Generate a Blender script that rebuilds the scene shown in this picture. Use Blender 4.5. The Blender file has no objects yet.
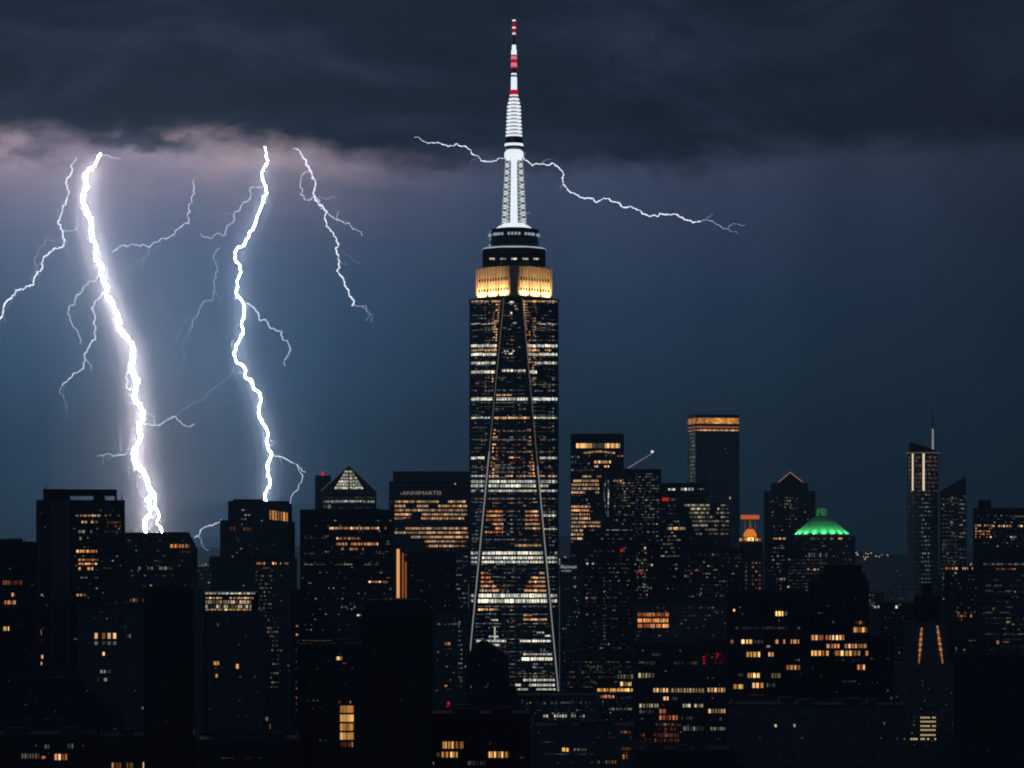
import bpy, bmesh, math, random
from mathutils import Vector

# ------------------------------------------------------------------ camera, sky, light, exposure
S = bpy.context.scene
COL = S.collection
F = 2904.0          # focal length in picture widths * 1024
CH = 128.0          # height of the camera above the ground
HY = 545.0          # row of the horizon

cam_d = bpy.data.cameras.new('camera')
cam_d.sensor_width = 36
cam_d.lens = F / 1024 * 36
cam_d.shift_y = (HY - 384) / 1024
cam_d.clip_start = 1
cam_d.clip_end = 60000
cam = bpy.data.objects.new('camera', cam_d)
COL.objects.link(cam)
cam.location = (0, 0, CH)
cam.rotation_euler = (math.radians(90), 0, 0)
S.camera = cam

S.render.engine = 'CYCLES'
S.view_settings.view_transform = 'Standard'
S.view_settings.look = 'None'
S.view_settings.exposure = 0.0
S.view_settings.gamma = 1.0
S.cycles.use_denoising = True
try:
    S.cycles.denoiser = 'OPENIMAGEDENOISE'
    S.cycles.denoising_input_passes = 'RGB_ALBEDO_NORMAL'
    S.cycles.denoising_prefilter = 'ACCURATE'
except Exception:
    pass
S.cycles.filter_width = 1.9
S.cycles.max_bounces = 4
S.cycles.diffuse_bounces = 2
S.cycles.glossy_bounces = 2
S.cycles.volume_bounces = 0
S.cycles.use_light_tree = True
S.cycles.sample_clamp_indirect = 2.0
S.cycles.sample_clamp_direct = 0.0

SUN_EL, SUN_ROT = math.radians(-6), math.radians(200)

HAZE_DENSITY = 1.0e-4
BOLT_CORE = 330.0
CROWN_W = 3400.0
GREEN_W = 900.0


def lin(r, g, b):
    def c(v):
        v /= 255.0
        return v / 12.92 if v <= 0.04045 else ((v + 0.055) / 1.055) ** 2.4
    return (c(r), c(g), c(b), 1.0)


class NG:
    """tiny helper to write node math"""
    def __init__(s, tree):
        s.t = tree; s.n = tree.nodes; s.l = tree.links

    def new(s, kind, **kw):
        n = s.n.new(kind)
        for k, v in kw.items():
            setattr(n, k, v)
        return n

    def put(s, sock, v):
        if isinstance(v, bpy.types.NodeSocket):
            s.l.new(v, sock)
        else:
            sock.default_value = v

    def m(s, op, a, b=None, c=None, clamp=False):
        n = s.new('ShaderNodeMath', operation=op, use_clamp=clamp)
        s.put(n.inputs[0], a)
        if b is not None: s.put(n.inputs[1], b)
        if c is not None: s.put(n.inputs[2], c)
        return n.outputs[0]

    def smooth(s, v, a, b):
        n = s.new('ShaderNodeMapRange', interpolation_type='SMOOTHSTEP')
        s.put(n.inputs[0], v); n.inputs[1].default_value = a; n.inputs[2].default_value = b
        return n.outputs[0]

    def mix(s, f, a, b, mode='MIX'):
        n = s.new('ShaderNodeMix', data_type='RGBA', blend_type=mode)
        s.put(n.inputs[0], f); s.put(n.inputs[6], a); s.put(n.inputs[7], b)
        return n.outputs[2]

    def xyz(s, x, y, z):
        n = s.new('ShaderNodeCombineXYZ')
        s.put(n.inputs[0], x); s.put(n.inputs[1], y); s.put(n.inputs[2], z)
        return n.outputs[0]

    def noise(s, vec, scale, detail=6, rough=0.55, dist=0.0):
        n = s.new('ShaderNodeTexNoise')
        s.put(n.inputs['Vector'], vec)
        n.inputs['Scale'].default_value = scale
        n.inputs['Detail'].default_value = detail
        n.inputs['Roughness'].default_value = rough
        n.inputs['Distortion'].default_value = dist
        return n.outputs[0]

    def ramp(s, fac, stops):
        n = s.new('ShaderNodeValToRGB')
        s.put(n.inputs[0], fac)
        e = n.color_ramp.elements
        while len(e) < len(stops): e.new(0.5)
        for q, (p, c) in zip(e, stops):
            q.position = p; q.color = c
        return n.outputs[0]

    def gauss(s, u, v, cu, cv, su, sv):
        a = s.m('POWER', s.m('DIVIDE', s.m('SUBTRACT', u, cu), su), 2.0)
        b = s.m('POWER', s.m('DIVIDE', s.m('SUBTRACT', v, cv), sv), 2.0)
        return s.m('EXPONENT', s.m('MULTIPLY', s.m('ADD', a, b), -1.0))


# world: a storm sky over a night Nishita sky
W = bpy.data.worlds.new('World')
S.world = W
W.use_nodes = True
W.node_tree.nodes.clear()
g = NG(W.node_tree)
tc = g.new('ShaderNodeTexCoord')
sep = g.new('ShaderNodeSeparateXYZ')
g.l.new(tc.outputs['Generated'], sep.inputs[0])
dx, dy, dz = sep.outputs
az = g.m('ARCTAN2', dx, dy)
el = g.m('ARCTAN2', dz, g.m('SQRT', g.m('ADD', g.m('MULTIPLY', dx, dx), g.m('MULTIPLY', dy, dy))))
# degrees-like units of the sky: 1 unit = 100 picture pixels
U = g.m('MULTIPLY', az, F / 100)
V = g.m('MULTIPLY', el, F / 100)
cv3 = g.xyz(g.m('MULTIPLY', U, 0.42), 0.0, g.m('MULTIPLY', V, 1.0))
vn = g.m('DIVIDE', V, 6.0)
# air under the cloud, storm side (west) and quiet side (east)
west = g.ramp(vn, [(0.0, lin(16, 44, 62)), (0.12, lin(24, 56, 78)), (0.33, lin(42, 67, 93)), (0.5, lin(68, 80, 104)), (0.66, lin(108, 100, 118)), (0.8, lin(70, 74, 88))])
mid = g.ramp(vn, [(0.0, lin(14, 34, 48)), (0.15, lin(20, 42, 57)), (0.4, lin(30, 47, 68)), (0.58, lin(44, 54, 76)), (0.70, lin(56, 60, 79)), (0.8, lin(44, 52, 66))])
east = g.ramp(vn, [(0.0, lin(8, 21, 29)), (0.15, lin(13, 29, 38)), (0.4, lin(18, 31, 44)), (0.60, lin(26, 34, 48)), (0.72, lin(28, 35, 45)), (0.8, lin(26, 33, 42))])
sky = g.mix(g.smooth(U, -4.6, 0.3), west, mid)
sky = g.mix(g.smooth(U, 0.2, 5.6), sky, east)
fl1 = g.gauss(U, V, -2.9, 1.5, 1.5, 1.9)
sky = g.mix(g.m('MULTIPLY', fl1, 0.30), sky, lin(64, 98, 132))
# rain curtains: very soft streaky unevenness
rn = g.noise(g.xyz(g.m('MULTIPLY', U, 1.0), 2.0, g.m('MULTIPLY', V, 0.22)), 0.9, 4, 0.5)
sky = g.mix(1.0, sky, g.ramp(rn, [(0.3, (0.86, 0.87, 0.88, 1)), (0.7, (1.14, 1.12, 1.11, 1))]), 'MULTIPLY')
# flash-lit rosy belly of the cloud
bn = g.noise(cv3, 1.6, 7, 0.6, 0.4)
lobe = g.gauss(U, V, -3.6, 4.02, 2.0, 0.42)
lobe2 = g.gauss(U, V, -2.2, 3.75, 0.8, 0.5)
lb = g.m('MULTIPLY', g.m('ADD', lobe, g.m('MULTIPLY', lobe2, 0.35)), g.smooth(bn, 0.25, 0.75))
sky = g.mix(g.m('MULTIPLY', lb, 0.68, clamp=True), sky, lin(176, 152, 158))
# torn scraps hanging below the deck
sn = g.noise(g.xyz(g.m('MULTIPLY', U, 1.3), 7.0, g.m('MULTIPLY', V, 3.0)), 1.5, 6, 0.6, 0.3)
w1 = g.noise(g.xyz(U, 4.0, g.m('MULTIPLY', V, 1.6)), 2.6, 5, 0.62)
w2 = g.noise(g.xyz(U, 14.0, g.m('MULTIPLY', V, 1.6)), 2.2, 5, 0.62)
Uw = g.m('ADD', U, g.m('MULTIPLY', g.m('SUBTRACT', w1, 0.5), 0.9)); Vw = g.m('ADD', V, g.m('MULTIPLY', g.m('SUBTRACT', w2, 0.5), 0.62))
scr = g.m('MULTIPLY', g.gauss(Uw, Vw, -3.68, 4.0, 0.52, 0.13), 1.6)
scr2 = g.m('MULTIPLY', g.gauss(Uw, Vw, -4.75, 3.86, 0.5, 0.16), 0.75)
scm = g.smooth(g.m('MULTIPLY', g.m('ADD', scr, scr2), g.m('ADD', sn, 0.45)), 0.15, 1.05)
sky = g.mix(g.m('MULTIPLY', scm, 0.82), sky, lin(34, 44, 62))
# the dark deck itself
edge = g.noise(g.xyz(g.m('MULTIPLY', U, 0.5), 3.0, g.m('MULTIPLY', V, 0.9)), 1.3, 7, 0.62, 0.5)
lift = g.m('MULTIPLY', g.smooth(U, -3.0, -0.4), -0.24)
lift = g.m('ADD', lift, g.m('MULTIPLY', g.smooth(U, 1.0, 4.0), 0.20))
deck = g.smooth(g.m('ADD', V, g.m('SUBTRACT', g.m('ADD', g.m('MULTIPLY', edge, 0.42), g.m('MULTIPLY', w1, 0.34)), g.m('ADD', lift, 0.52))), 3.68, 4.06)
dn = g.noise(g.xyz(g.m('MULTIPLY', U, 0.35), 9.0, V), 1.1, 8, 0.6, 0.6)
dcol = g.ramp(dn, [(0.28, lin(11, 16, 25)), (0.5, lin(18, 25, 37)), (0.72, lin(32, 40, 55))])
dcol = g.mix(g.smooth(U, 1.0, 5.5), dcol, g.ramp(dn, [(0.3, lin(12, 17, 23)), (0.7, lin(22, 30, 39))]))
sky = g.mix(deck, sky, dcol)
# away from the storm the overcast is plain and dark; below the horizon dark ground haze
sky = g.mix(g.smooth(dy, 0.55, 0.15), sky, lin(22, 28, 38))
sky = g.mix(g.smooth(V, 8.0, 14.0), sky, lin(20, 26, 35))
sky = g.mix(g.smooth(V, 0.0, -1.2), sky, lin(14, 22, 32))
nish = g.new('ShaderNodeTexSky', sky_type='NISHITA')
nish.sun_disc = False
nish.sun_elevation = SUN_EL
nish.sun_rotation = SUN_ROT
bg1 = g.new('ShaderNodeBackground'); g.l.new(sky, bg1.inputs[0]); bg1.inputs[1].default_value = 2.0
bg2 = g.new('ShaderNodeBackground'); g.l.new(nish.outputs[0], bg2.inputs[0]); bg2.inputs[1].default_value = 0.05
add = g.new('ShaderNodeAddShader')
g.l.new(bg1.outputs[0], add.inputs[0]); g.l.new(bg2.outputs[0], add.inputs[1])
wo = g.new('ShaderNodeOutputWorld')
g.l.new(add.outputs[0], wo.inputs[0])
W.cycles.sampling_method = 'MANUAL'
W.cycles.sample_map_resolution = 1024

# faint cool fill lamp added behind the camera to lift the facades
sd = bpy.data.lights.new('fill_sun', 'SUN')
sd.energy = 0.10
sd.angle = math.radians(12)
sd.color = (0.62, 0.78, 1.0)
fill_sun = bpy.data.objects.new('fill_sun', sd)
COL.objects.link(fill_sun)
fill_sun.rotation_euler = (math.radians(55), 0, math.radians(-35))


# ------------------------------------------------------------------ helpers
def PX(px, D): return (px - 512.0) / F * D
def PZ(py, D): return CH + (HY - py) / F * D
def P3(px, py, D): return Vector((PX(px, D), D, PZ(py, D)))


def link(name, me, mat=None, parent=None, kind=None, label=None):
    o = bpy.data.objects.new(name, me)
    COL.objects.link(o)
    if me is not None and mat is not None:
        for mm in (mat if isinstance(mat, (list, tuple)) else [mat]):
            me.materials.append(mm)
    if parent is not None: o.parent = parent
    if kind: o['kind'] = kind
    if label: o['label'] = label
    return o


class MB:
    """collects faces with uv in metres, origin o"""
    def __init__(s, origin=(0, 0, 0)):
        s.v = []; s.f = []; s.uv = []; s.o = Vector(origin); s.mi = []

    def face(s, pts, uvs=None, mi=0):
        i = len(s.v)
        s.v += [Vector(p) - s.o for p in pts]
        s.f.append(tuple(range(i, i + len(pts))))
        s.mi.append(mi)
        if uvs is None:
            a, b = Vector(pts[0]), Vector(pts[1])
            n = (b - a).cross(Vector(pts[2]) - b)
            ux = (b - a).normalized() if (b - a).length > 1e-6 else Vector((1, 0, 0))
            vx = n.cross(ux).normalized() if n.length > 1e-9 else Vector((0, 0, 1))
            uvs = [((Vector(p) - a).dot(ux), (Vector(p) - a).dot(vx)) for p in pts]
        s.uv += uvs

    def prism(s, plan, z0, z1, bottom=True, top_plan=None):
        """plan counterclockwise from above"""
        tp = top_plan or plan
        n = len(plan); u = 0.0
        for i in range(n):
            a, b = plan[i], plan[(i + 1) % n]
            c, d = tp[(i + 1) % n], tp[i]
            L = math.hypot(b[0] - a[0], b[1] - a[1])
            s.face([(a[0], a[1], z0), (b[0], b[1], z0), (c[0], c[1], z1), (d[0], d[1], z1)],
                   [(u, z0), (u + L, z0), (u + L, z1), (u, z1)])
            u += L
        s.face([(p[0], p[1], z1) for p in tp], [(p[0] * 0 - 1.0, 0.05) for p in tp])
        if bottom:
            s.face([(p[0], p[1], z0) for p in reversed(plan)], [(-1.0, 0.05) for p in plan])

    def box(s, x0, x1, y0, y1, z0, z1):
        s.prism([(x0, y0), (x1, y0), (x1, y1), (x0, y1)], z0, z1)

    def bar(s, a, b, r, n=4, r2=None):
        a, b = Vector(a), Vector(b)
        r2 = r if r2 is None else r2
        d = (b - a).normalized()
        u = d.cross(Vector((0, 1, 0.01))).normalized(); w = d.cross(u)
        ra = [a + (u * math.cos(t) + w * math.sin(t)) * r for t in [math.tau * (k + .5) / n for k in range(n)]]
        rb = [b + (u * math.cos(t) + w * math.sin(t)) * r2 for t in [math.tau * (k + .5) / n for k in range(n)]]
        for k in range(n):
            s.face([ra[k], ra[(k + 1) % n], rb[(k + 1) % n], rb[k]])
        s.face(list(reversed(ra))); s.face(rb)

    def lathe(s, cx, cy, prof, n=24):
        """prof: (r, z) bottom to top"""
        for (r0, z0), (r1, z1) in zip(prof, prof[1:]):
            for k in range(n):
                t0, t1 = math.tau * k / n, math.tau * (k + 1) / n
                pts = [(cx + r0 * math.cos(t0), cy + r0 * math.sin(t0), z0), (cx + r0 * math.cos(t1), cy + r0 * math.sin(t1), z0),
                       (cx + r1 * math.cos(t1), cy + r1 * math.sin(t1), z1), (cx + r1 * math.cos(t0), cy + r1 * math.sin(t0), z1)]
                rr = max(r0, r1)
                uv = [(t0 * rr, z0), (t1 * rr, z0), (t1 * rr, z1), (t0 * rr, z1)]
                if r0 < 1e-6: pts, uv = pts[1:], uv[1:]
                elif r1 < 1e-6: pts, uv = pts[:3], uv[:3]
                s.face(pts, uv)
        for r, z, flip in ((prof[0][0], prof[0][1], True), (prof[-1][0], prof[-1][1], False)):
            if r > 1e-6:
                p = [(cx + r * math.cos(math.tau * k / n), cy + r * math.sin(math.tau * k / n), z) for k in range(n)]
                s.face(list(reversed(p)) if flip else p)

    def mesh(s, name):
        me = bpy.data.meshes.new(name)
        me.from_pydata([tuple(p) for p in s.v], [], s.f)
        uv = me.uv_layers.new(name='UVMap')
        flat = [c for q in s.uv for c in q]
        uv.data.foreach_set('uv', flat)
        me.polygons.foreach_set('material_index', s.mi)
        me.update()
        return me

    def obj(s, name, mat, parent=None, kind=None, label=None):
        return link(name, s.mesh(name), mat, parent, kind, label)


def thing(name, label, cat, loc, group=None):
    o = bpy.data.objects.new(name, None)
    COL.objects.link(o)
    o.empty_display_size = 5
    o.location = loc
    o['label'] = label; o['category'] = cat
    if group: o['group'] = group
    return o


# ------------------------------------------------------------------ materials
def base_mat(name):
    m = bpy.data.materials.new(name)
    m.use_nodes = True
    m.node_tree.nodes.clear()
    return m, NG(m.node_tree)


def facade(name, frame, glass, bay=2.4, floor=3.7, gw=0.72, gh=0.62, rough=0.25, seed=0.0):
    """wall of a tower: frame grid with dark glass, weathered"""
    m, q = base_mat(name)
    uv = q.new('ShaderNodeUVMap')
    sp = q.new('ShaderNodeSeparateXYZ'); q.l.new(uv.outputs[0], sp.inputs[0])
    a = q.m('DIVIDE', sp.outputs[0], bay); b = q.m('DIVIDE', sp.outputs[1], floor)
    fa = q.m('FRACT', a); fb = q.m('FRACT', b)
    ga = q.m('LESS_THAN', q.m('ABSOLUTE', q.m('SUBTRACT', fa, 0.5)), gw / 2)
    gb = q.m('LESS_THAN', q.m('ABSOLUTE', q.m('SUBTRACT', fb, 0.5)), gh / 2)
    mask = q.m('MULTIPLY', q.m('MULTIPLY', ga, gb), q.m('GREATER_THAN', sp.outputs[0], -0.5))
    wn = q.new('ShaderNodeTexWhiteNoise')
    q.l.new(q.xyz(q.m('FLOOR', a), q.m('FLOOR', b), seed), wn.inputs['Vector'])
    dirt = q.noise(uv.outputs[0], 0.06, 6, 0.65)
    fcol = q.mix(dirt, tuple(c * 0.7 for c in frame[:3]) + (1,), tuple(min(1, c * 1.3) for c in frame[:3]) + (1,))
    gcol = q.mix(wn.outputs[0], tuple(c * 0.5 for c in glass[:3]) + (1,), tuple(c * 1.8 for c in glass[:3]) + (1,))
    p = q.new('ShaderNodeBsdfPrincipled')
    q.l.new(q.mix(mask, fcol, gcol), p.inputs['Base Color'])
    q.l.new(q.m('SUBTRACT', 0.75, q.m('MULTIPLY', mask, 0.75 - rough)), p.inputs['Roughness'])
    p.inputs['Specular IOR Level'].default_value = 0.35
    o = q.new('ShaderNodeOutputMaterial'); q.l.new(p.outputs[0], o.inputs[0])
    return m


def plain(name, col, rough=0.7, metal=0.0):
    m, q = base_mat(name)
    tcn = q.new('ShaderNodeTexCoord')
    n = q.noise(tcn.outputs['Object'], 0.15, 6, 0.6)
    c = q.mix(n, tuple(x * 0.7 for x in col) + (1,), tuple(min(1, x * 1.3) for x in col) + (1,))
    p = q.new('ShaderNodeBsdfPrincipled')
    q.l.new(c, p.inputs['Base Color'])
    p.inputs['Roughness'].default_value = rough
    p.inputs['Metallic'].default_value = metal
    o = q.new('ShaderNodeOutputMaterial'); q.l.new(p.outputs[0], o.inputs[0])
    return m


def glow(name, col, strength, pane=0.0, tall=0.0, vary=0.6, shift=None, gap=0.22, sample=False, low=0.12):
    """something that gives off light; with panes: a lit window strip seen from outside"""
    m, q = base_mat(name)
    e = q.new('ShaderNodeEmission')
    c = col if len(col) == 4 else tuple(col) + (1,)
    if pane > 0:
        uv = q.new('ShaderNodeUVMap')
        sp = q.new('ShaderNodeSeparateXYZ'); q.l.new(uv.outputs[0], sp.inputs[0])
        oi = q.new('ShaderNodeObjectInfo')
        a = q.m('DIVIDE', sp.outputs[0], pane)
        hh = tall if tall > 0 else 1.2
        b = q.m('DIVIDE', sp.outputs[1], hh)
        wn = q.new('ShaderNodeTexWhiteNoise')
        q.l.new(q.xyz(q.m('FLOOR', a), q.m('FLOOR', b), q.m('MULTIPLY', oi.outputs['Random'], 97.0)), wn.inputs['Vector'])
        # rooms a few panes wide share their light
        wr = q.new('ShaderNodeTexWhiteNoise')
        q.l.new(q.xyz(q.m('FLOOR', q.m('DIVIDE', a, 4.0)), 3.0, q.m('MULTIPLY', oi.outputs['Random'], 31.0)), wr.inputs['Vector'])
        s1 = q.m('ADD', 1.0 - vary, q.m('MULTIPLY', q.m('MULTIPLY', wn.outputs[0], wn.outputs[0]), vary * 2.0))
        s2 = q.m('ADD', 0.55, q.m('MULTIPLY', wr.outputs[0], 0.8))
        s3 = q.m('ADD', 0.65, q.m('MULTIPLY', oi.outputs['Random'], 0.7))
        mull = q.m('GREATER_THAN', q.m('FRACT', a), gap)
        mull = q.m('ADD', low, q.m('MULTIPLY', mull, 1.0 - low))
        st = q.m('MULTIPLY', q.m('MULTIPLY', s1, s2), q.m('MULTIPLY', s3, mull))
        st = q.m('MULTIPLY', st, strength)
        q.put(e.inputs[1], st)
        if shift:
            q.put(e.inputs[0], q.mix(wr.outputs[0], c, tuple(shift[:3]) + (1,)))
        else:
            e.inputs[0].default_value = c
    else:
        e.inputs[0].default_value = c
        e.inputs[1].default_value = strength
    o = q.new('ShaderNodeOutputMaterial'); q.l.new(e.outputs[0], o.inputs[0])
    m.cycles.emission_sampling = 'FRONT_BACK' if sample else 'NONE'
    return m


M = {}
M['blue_glass'] = facade('facade_blue_glass', (0.050, 0.090, 0.115), (0.022, 0.050, 0.068), 1.6, 3.9, 0.84, 0.7, 0.22, 1)
M['dark_glass'] = facade('facade_dark_glass', (0.034, 0.045, 0.058), (0.012, 0.020, 0.030), 1.8, 3.8, 0.8, 0.66, 0.25, 2)
M['concrete'] = facade('facade_concrete', (0.062, 0.082, 0.100), (0.034, 0.048, 0.060), 3.2, 3.5, 0.5, 0.45, 0.35, 3)
M['stone'] = facade('facade_stone', (0.070, 0.084, 0.096), (0.036, 0.048, 0.058), 2.6, 3.6, 0.42, 0.5, 0.35, 4)
M['ribbon'] = facade('facade_ribbon', (0.044, 0.056, 0.070), (0.014, 0.022, 0.032), 9.0, 3.6, 0.96, 0.45, 0.25, 5)
M['black'] = facade('facade_black', (0.014, 0.016, 0.020), (0.006, 0.008, 0.011), 2.2, 3.6, 0.7, 0.6, 0.3, 6)
M['pier'] = plain('stone_pier', (0.075, 0.082, 0.095), 0.8)
M['roof'] = plain('roof_felt', (0.030, 0.032, 0.036), 0.9)
M['steel'] = plain('dark_steel', (0.10, 0.11, 0.12), 0.45, 0.6)
M['pale'] = plain('pale_limestone', (0.55, 0.50, 0.42), 0.8)
M['copper'] = plain('green_copper', (0.20, 0.36, 0.27), 0.6)

OR = lin(255, 140, 60); AM = lin(255, 180, 100); WM = lin(255, 214, 160); CW = lin(226, 236, 238)
M['orange'] = glow('lit_orange', OR, 0.85, 1.5, vary=0.65, shift=lin(255, 200, 145))
M['orange_dim'] = glow('lit_orange_dim', lin(230, 120, 66), 0.30, 1.5, vary=0.8, shift=lin(200, 150, 110))
M['orange_hot'] = glow('lit_orange_hot', lin(255, 170, 78), 1.25, 1.4, vary=0.5, shift=lin(255, 205, 120))
M['warm'] = glow('lit_warm', WM, 0.8, 1.5, vary=0.65, shift=lin(255, 186, 120))
M['warm_dim'] = glow('lit_warm_dim', lin(225, 195, 160), 0.24, 1.5, vary=0.8, shift=lin(190, 190, 180))
M['white'] = glow('lit_white', CW, 0.85, 1.5, vary=0.6, shift=lin(250, 236, 206))
M['white_hot'] = glow('lit_white_hot', lin(240, 246, 240), 1.35, 1.6, vary=0.5, shift=lin(255, 240, 205))
M['white_dim'] = glow('lit_white_dim', lin(180, 200, 210), 0.30, 1.5, vary=0.85, shift=lin(200, 190, 170))
M['faint'] = glow('lit_faint', lin(150, 165, 180), 0.11, 1.5, vary=0.85, shift=lin(190, 150, 110))
M['red'] = glow('lit_red', lin(220, 30, 30), 0.55, 1.2, vary=0.9, gap=0.4)
M['red_lamp'] = glow('beacon_red', lin(225, 20, 50), 1.0)
M['white_glow'] = glow('glow_white', lin(235, 245, 255), 1.15)  # floodlight painted as emission on spire parts; also real lamps
M['soft_glow'] = glow('glow_soft_white', lin(190, 205, 215), 0.55)  # lit windows and lettering; on the mast legs, floodlight put in as emission
M['grey_glow'] = glow('glow_grey', lin(200, 200, 200), 0.42)  # lit facet edges; also floodlight painted onto the antenna core
M['edge_dim'] = glow('edge_strip_dim', lin(150, 165, 180), 0.12)
M['amber_lamp'] = glow('lamp_amber', lin(255, 176, 96), 1.1)
M['amber_soft'] = glow('lamp_amber_soft', lin(240, 140, 70), 0.38)
M['sign'] = glow('sign_letters', lin(235, 215, 205), 0.8)
M['sign_soft'] = glow('sign_letters_soft', lin(225, 200, 190), 0.32)
M['sign_white'] = glow('sign_letters_white', lin(215, 228, 228), 0.55)


M['edge_dim2'] = glow('edge_strip_upper', lin(190, 170, 160), 0.22)
M['mull'] = plain('mullion_metal', (0.30, 0.34, 0.36), 0.4, 0.5)
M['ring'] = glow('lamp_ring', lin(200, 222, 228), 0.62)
M['lattice'] = glow('lattice_lit', lin(235, 240, 236), 1.5)  # mast bracing with its floodlight put in as emission
M['rose_glow'] = glow('glow_rose', lin(240, 150, 165), 0.8)
M['red_glow'] = glow('glow_red_band', lin(205, 16, 44), 0.85)  # red antenna band, floodlight included as emission
M['red_glow_tip'] = glow('glow_red_tip', lin(190, 18, 40), 0.7)
M['crownlit'] = glow('roof_storey_lit', lin(225, 205, 180), 0.55, .9, vary=.95, shift=lin(200, 170, 140), gap=.3)
M['slit'] = glow('slit_lit', lin(255, 168, 96), .75, 3.0, vary=.3, gap=0.0)
M['bigwin'] = glow('big_window_lit', lin(255, 170, 80), .8, 1.1, vary=.35, shift=lin(255, 190, 110), gap=.12, low=.5)
M['pyrlit'] = glow('pyramid_lit', lin(215, 225, 210), .62, 2.0, vary=.6, shift=lin(235, 230, 200))
M['warmorange'] = glow('lit_warm_orange', lin(250, 212, 170), .68, 1.6, vary=.6, shift=lin(245, 175, 122))
M['column_hot'] = glow('column_lit_bright', lin(255, 178, 110), .9, 0)
M['column_mid'] = glow('column_lit_mid', lin(220, 120, 62), .42, 0)
M['orange_hot2'] = glow('lit_orange_near', lin(255, 165, 80), .95, .9, vary=.55, shift=lin(255, 195, 110), gap=.35)
M['amber_mix'] = glow('lit_amber_mix', lin(240, 190, 110), .5, .9, vary=.8, shift=lin(255, 150, 60), gap=.35)
M['bandlit'] = glow('roof_band_lit', lin(255, 205, 140), .9, 1.6, vary=.55, shift=lin(255, 185, 110), gap=.15)
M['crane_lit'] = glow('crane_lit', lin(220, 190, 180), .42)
M['crown_orange'] = glow('crown_orange_lit', lin(255, 150, 60), .78, 2.2, vary=.45, shift=lin(255, 180, 90), gap=.1, low=.6)
M['redlit'] = glow('roof_red_lit', lin(230, 40, 30), .6)
M['paleyel'] = glow('lit_pale_yellow', lin(235, 215, 160), .6, 1.4, vary=.7, shift=lin(215, 205, 175))
M['paledim'] = glow('lit_pale_dim', lin(215, 195, 160), .30, 1.4, vary=.8, shift=lin(190, 185, 170))
M['peak_lit'] = glow('peak_lit', lin(225, 150, 130), .45)
M['stone_lit'] = plain('orange_stone', (0.45, 0.36, 0.28), .8)
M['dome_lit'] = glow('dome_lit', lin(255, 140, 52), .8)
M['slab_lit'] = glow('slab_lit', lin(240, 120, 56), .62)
M['lantern_green'] = glow('lantern_green', lin(90, 200, 140), .5, 1.0, vary=.7, gap=.4)
M['rim'] = glow('rim_lit', lin(190, 180, 160), .22)
M['line_warm'] = glow('line_warm', lin(255, 232, 200), .95)
M['tan_dim'] = glow('lit_tan_dim', lin(180, 145, 112), .34, 1.2, vary=.7)
M['spire_lit'] = glow('spire_lit', lin(200, 190, 195), .5)
M['streak'] = glow('streak_orange', lin(235, 130, 70), .5)
M['streak_pale'] = glow('streak_pale', lin(240, 190, 140), .7)
M['dotlamp'] = glow('dot_lamps', lin(240, 205, 140), .8)
M['redor'] = glow('lit_red_orange', lin(240, 100, 60), .6, 1.2, vary=.6, shift=lin(250, 150, 80), gap=.3)
M['redor2'] = glow('lit_red_orange_bright', lin(255, 130, 64), .85, 1.2, vary=.5, shift=lin(255, 170, 100), gap=.25)
M['redim'] = glow('lit_red_dim', lin(180, 90, 55), .22, 1.2, vary=.7, shift=lin(160, 90, 60), gap=.3)
M['town_warm'] = glow('town_warm', lin(255, 200, 140), 1.4)
M['town_white'] = glow('town_white', lin(220, 230, 240), 1.2)


# ------------------------------------------------------------------ lightning
def jag(pts, rnd, amp, levels=3):
    """fractal midpoint displacement of a traced path (picture space offsets turned into metres later)"""
    out = [Vector(p) for p in pts]
    for lv in range(levels):
        nxt = [out[0]]
        for a, b in zip(out, out[1:]):
            d = (b - a).length
            if d > 1.8:
                mid_ = (a + b) / 2 + Vector((rnd.uniform(-1, 1), rnd.uniform(-1, 1))) * d * amp
                nxt.append(mid_)
            nxt.append(b)
        out = nxt
    return out


def bolt_mesh(name, pts, D, w0, w1, rnd, amp=0.12, levels=3, mat=None, parent=None, n=6, depth=0.0, wob=0.25, taper_end=True):
    path = jag(pts, rnd, amp, levels)
    m = len(path)
    P = []
    yoff = 0.0
    for i, p in enumerate(path):
        yoff += rnd.uniform(-1, 1) * 1.2
        yoff *= 0.97
        t = i / (m - 1)
        d = D + yoff + depth * t
        P.append(P3(p[0], p[1], d))
    k = D / F
    me_v = []; me_f = []
    o = parent.location if parent else Vector((0, 0, 0))
    rs = []
    for i in range(m):
        t = i / (m - 1)
        r = (w0 + (w1 - w0) * t) * 0.5 * k * (1 + rnd.uniform(-wob, wob))
        rs.append(r * (min(1.0, 0.3 + t * 9) if name == 'channel' else 1.0))
    for i in range(m):
        a = P[max(0, i - 1)]; b = P[min(m - 1, i + 1)]
        d = (b - a).normalized()
        u = d.cross(Vector((0, 1, 0))).normalized(); w = d.cross(u).normalized()
        for q in range(n):
            t = math.tau * q / n
            me_v.append(tuple(P[i] + (u * math.cos(t) + w * math.sin(t)) * rs[i] - o))
    for i in range(m - 1):
        for q in range(n):
            me_f.append((i * n + q, i * n + (q + 1) % n, (i + 1) * n + (q + 1) % n, (i + 1) * n + q))
    me_f.append(tuple(range(n))[::-1]); me_f.append(tuple((m - 1) * n + q for q in range(n)))
    me = bpy.data.meshes.new(name)
    me.from_pydata(me_v, [], me_f); me.update()
    return link(name, me, mat, parent)


def mist(name, density, col=(0.95, 0.95, 1.0)):
    m, q = base_mat(name)
    v = q.new('ShaderNodeVolumePrincipled')
    v.inputs['Density'].default_value = density
    v.inputs['Color'].default_value = tuple(col) + (1,)
    o = q.new('ShaderNodeOutputMaterial'); q.l.new(v.outputs[0], o.inputs['Volume'])
    return m


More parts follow.
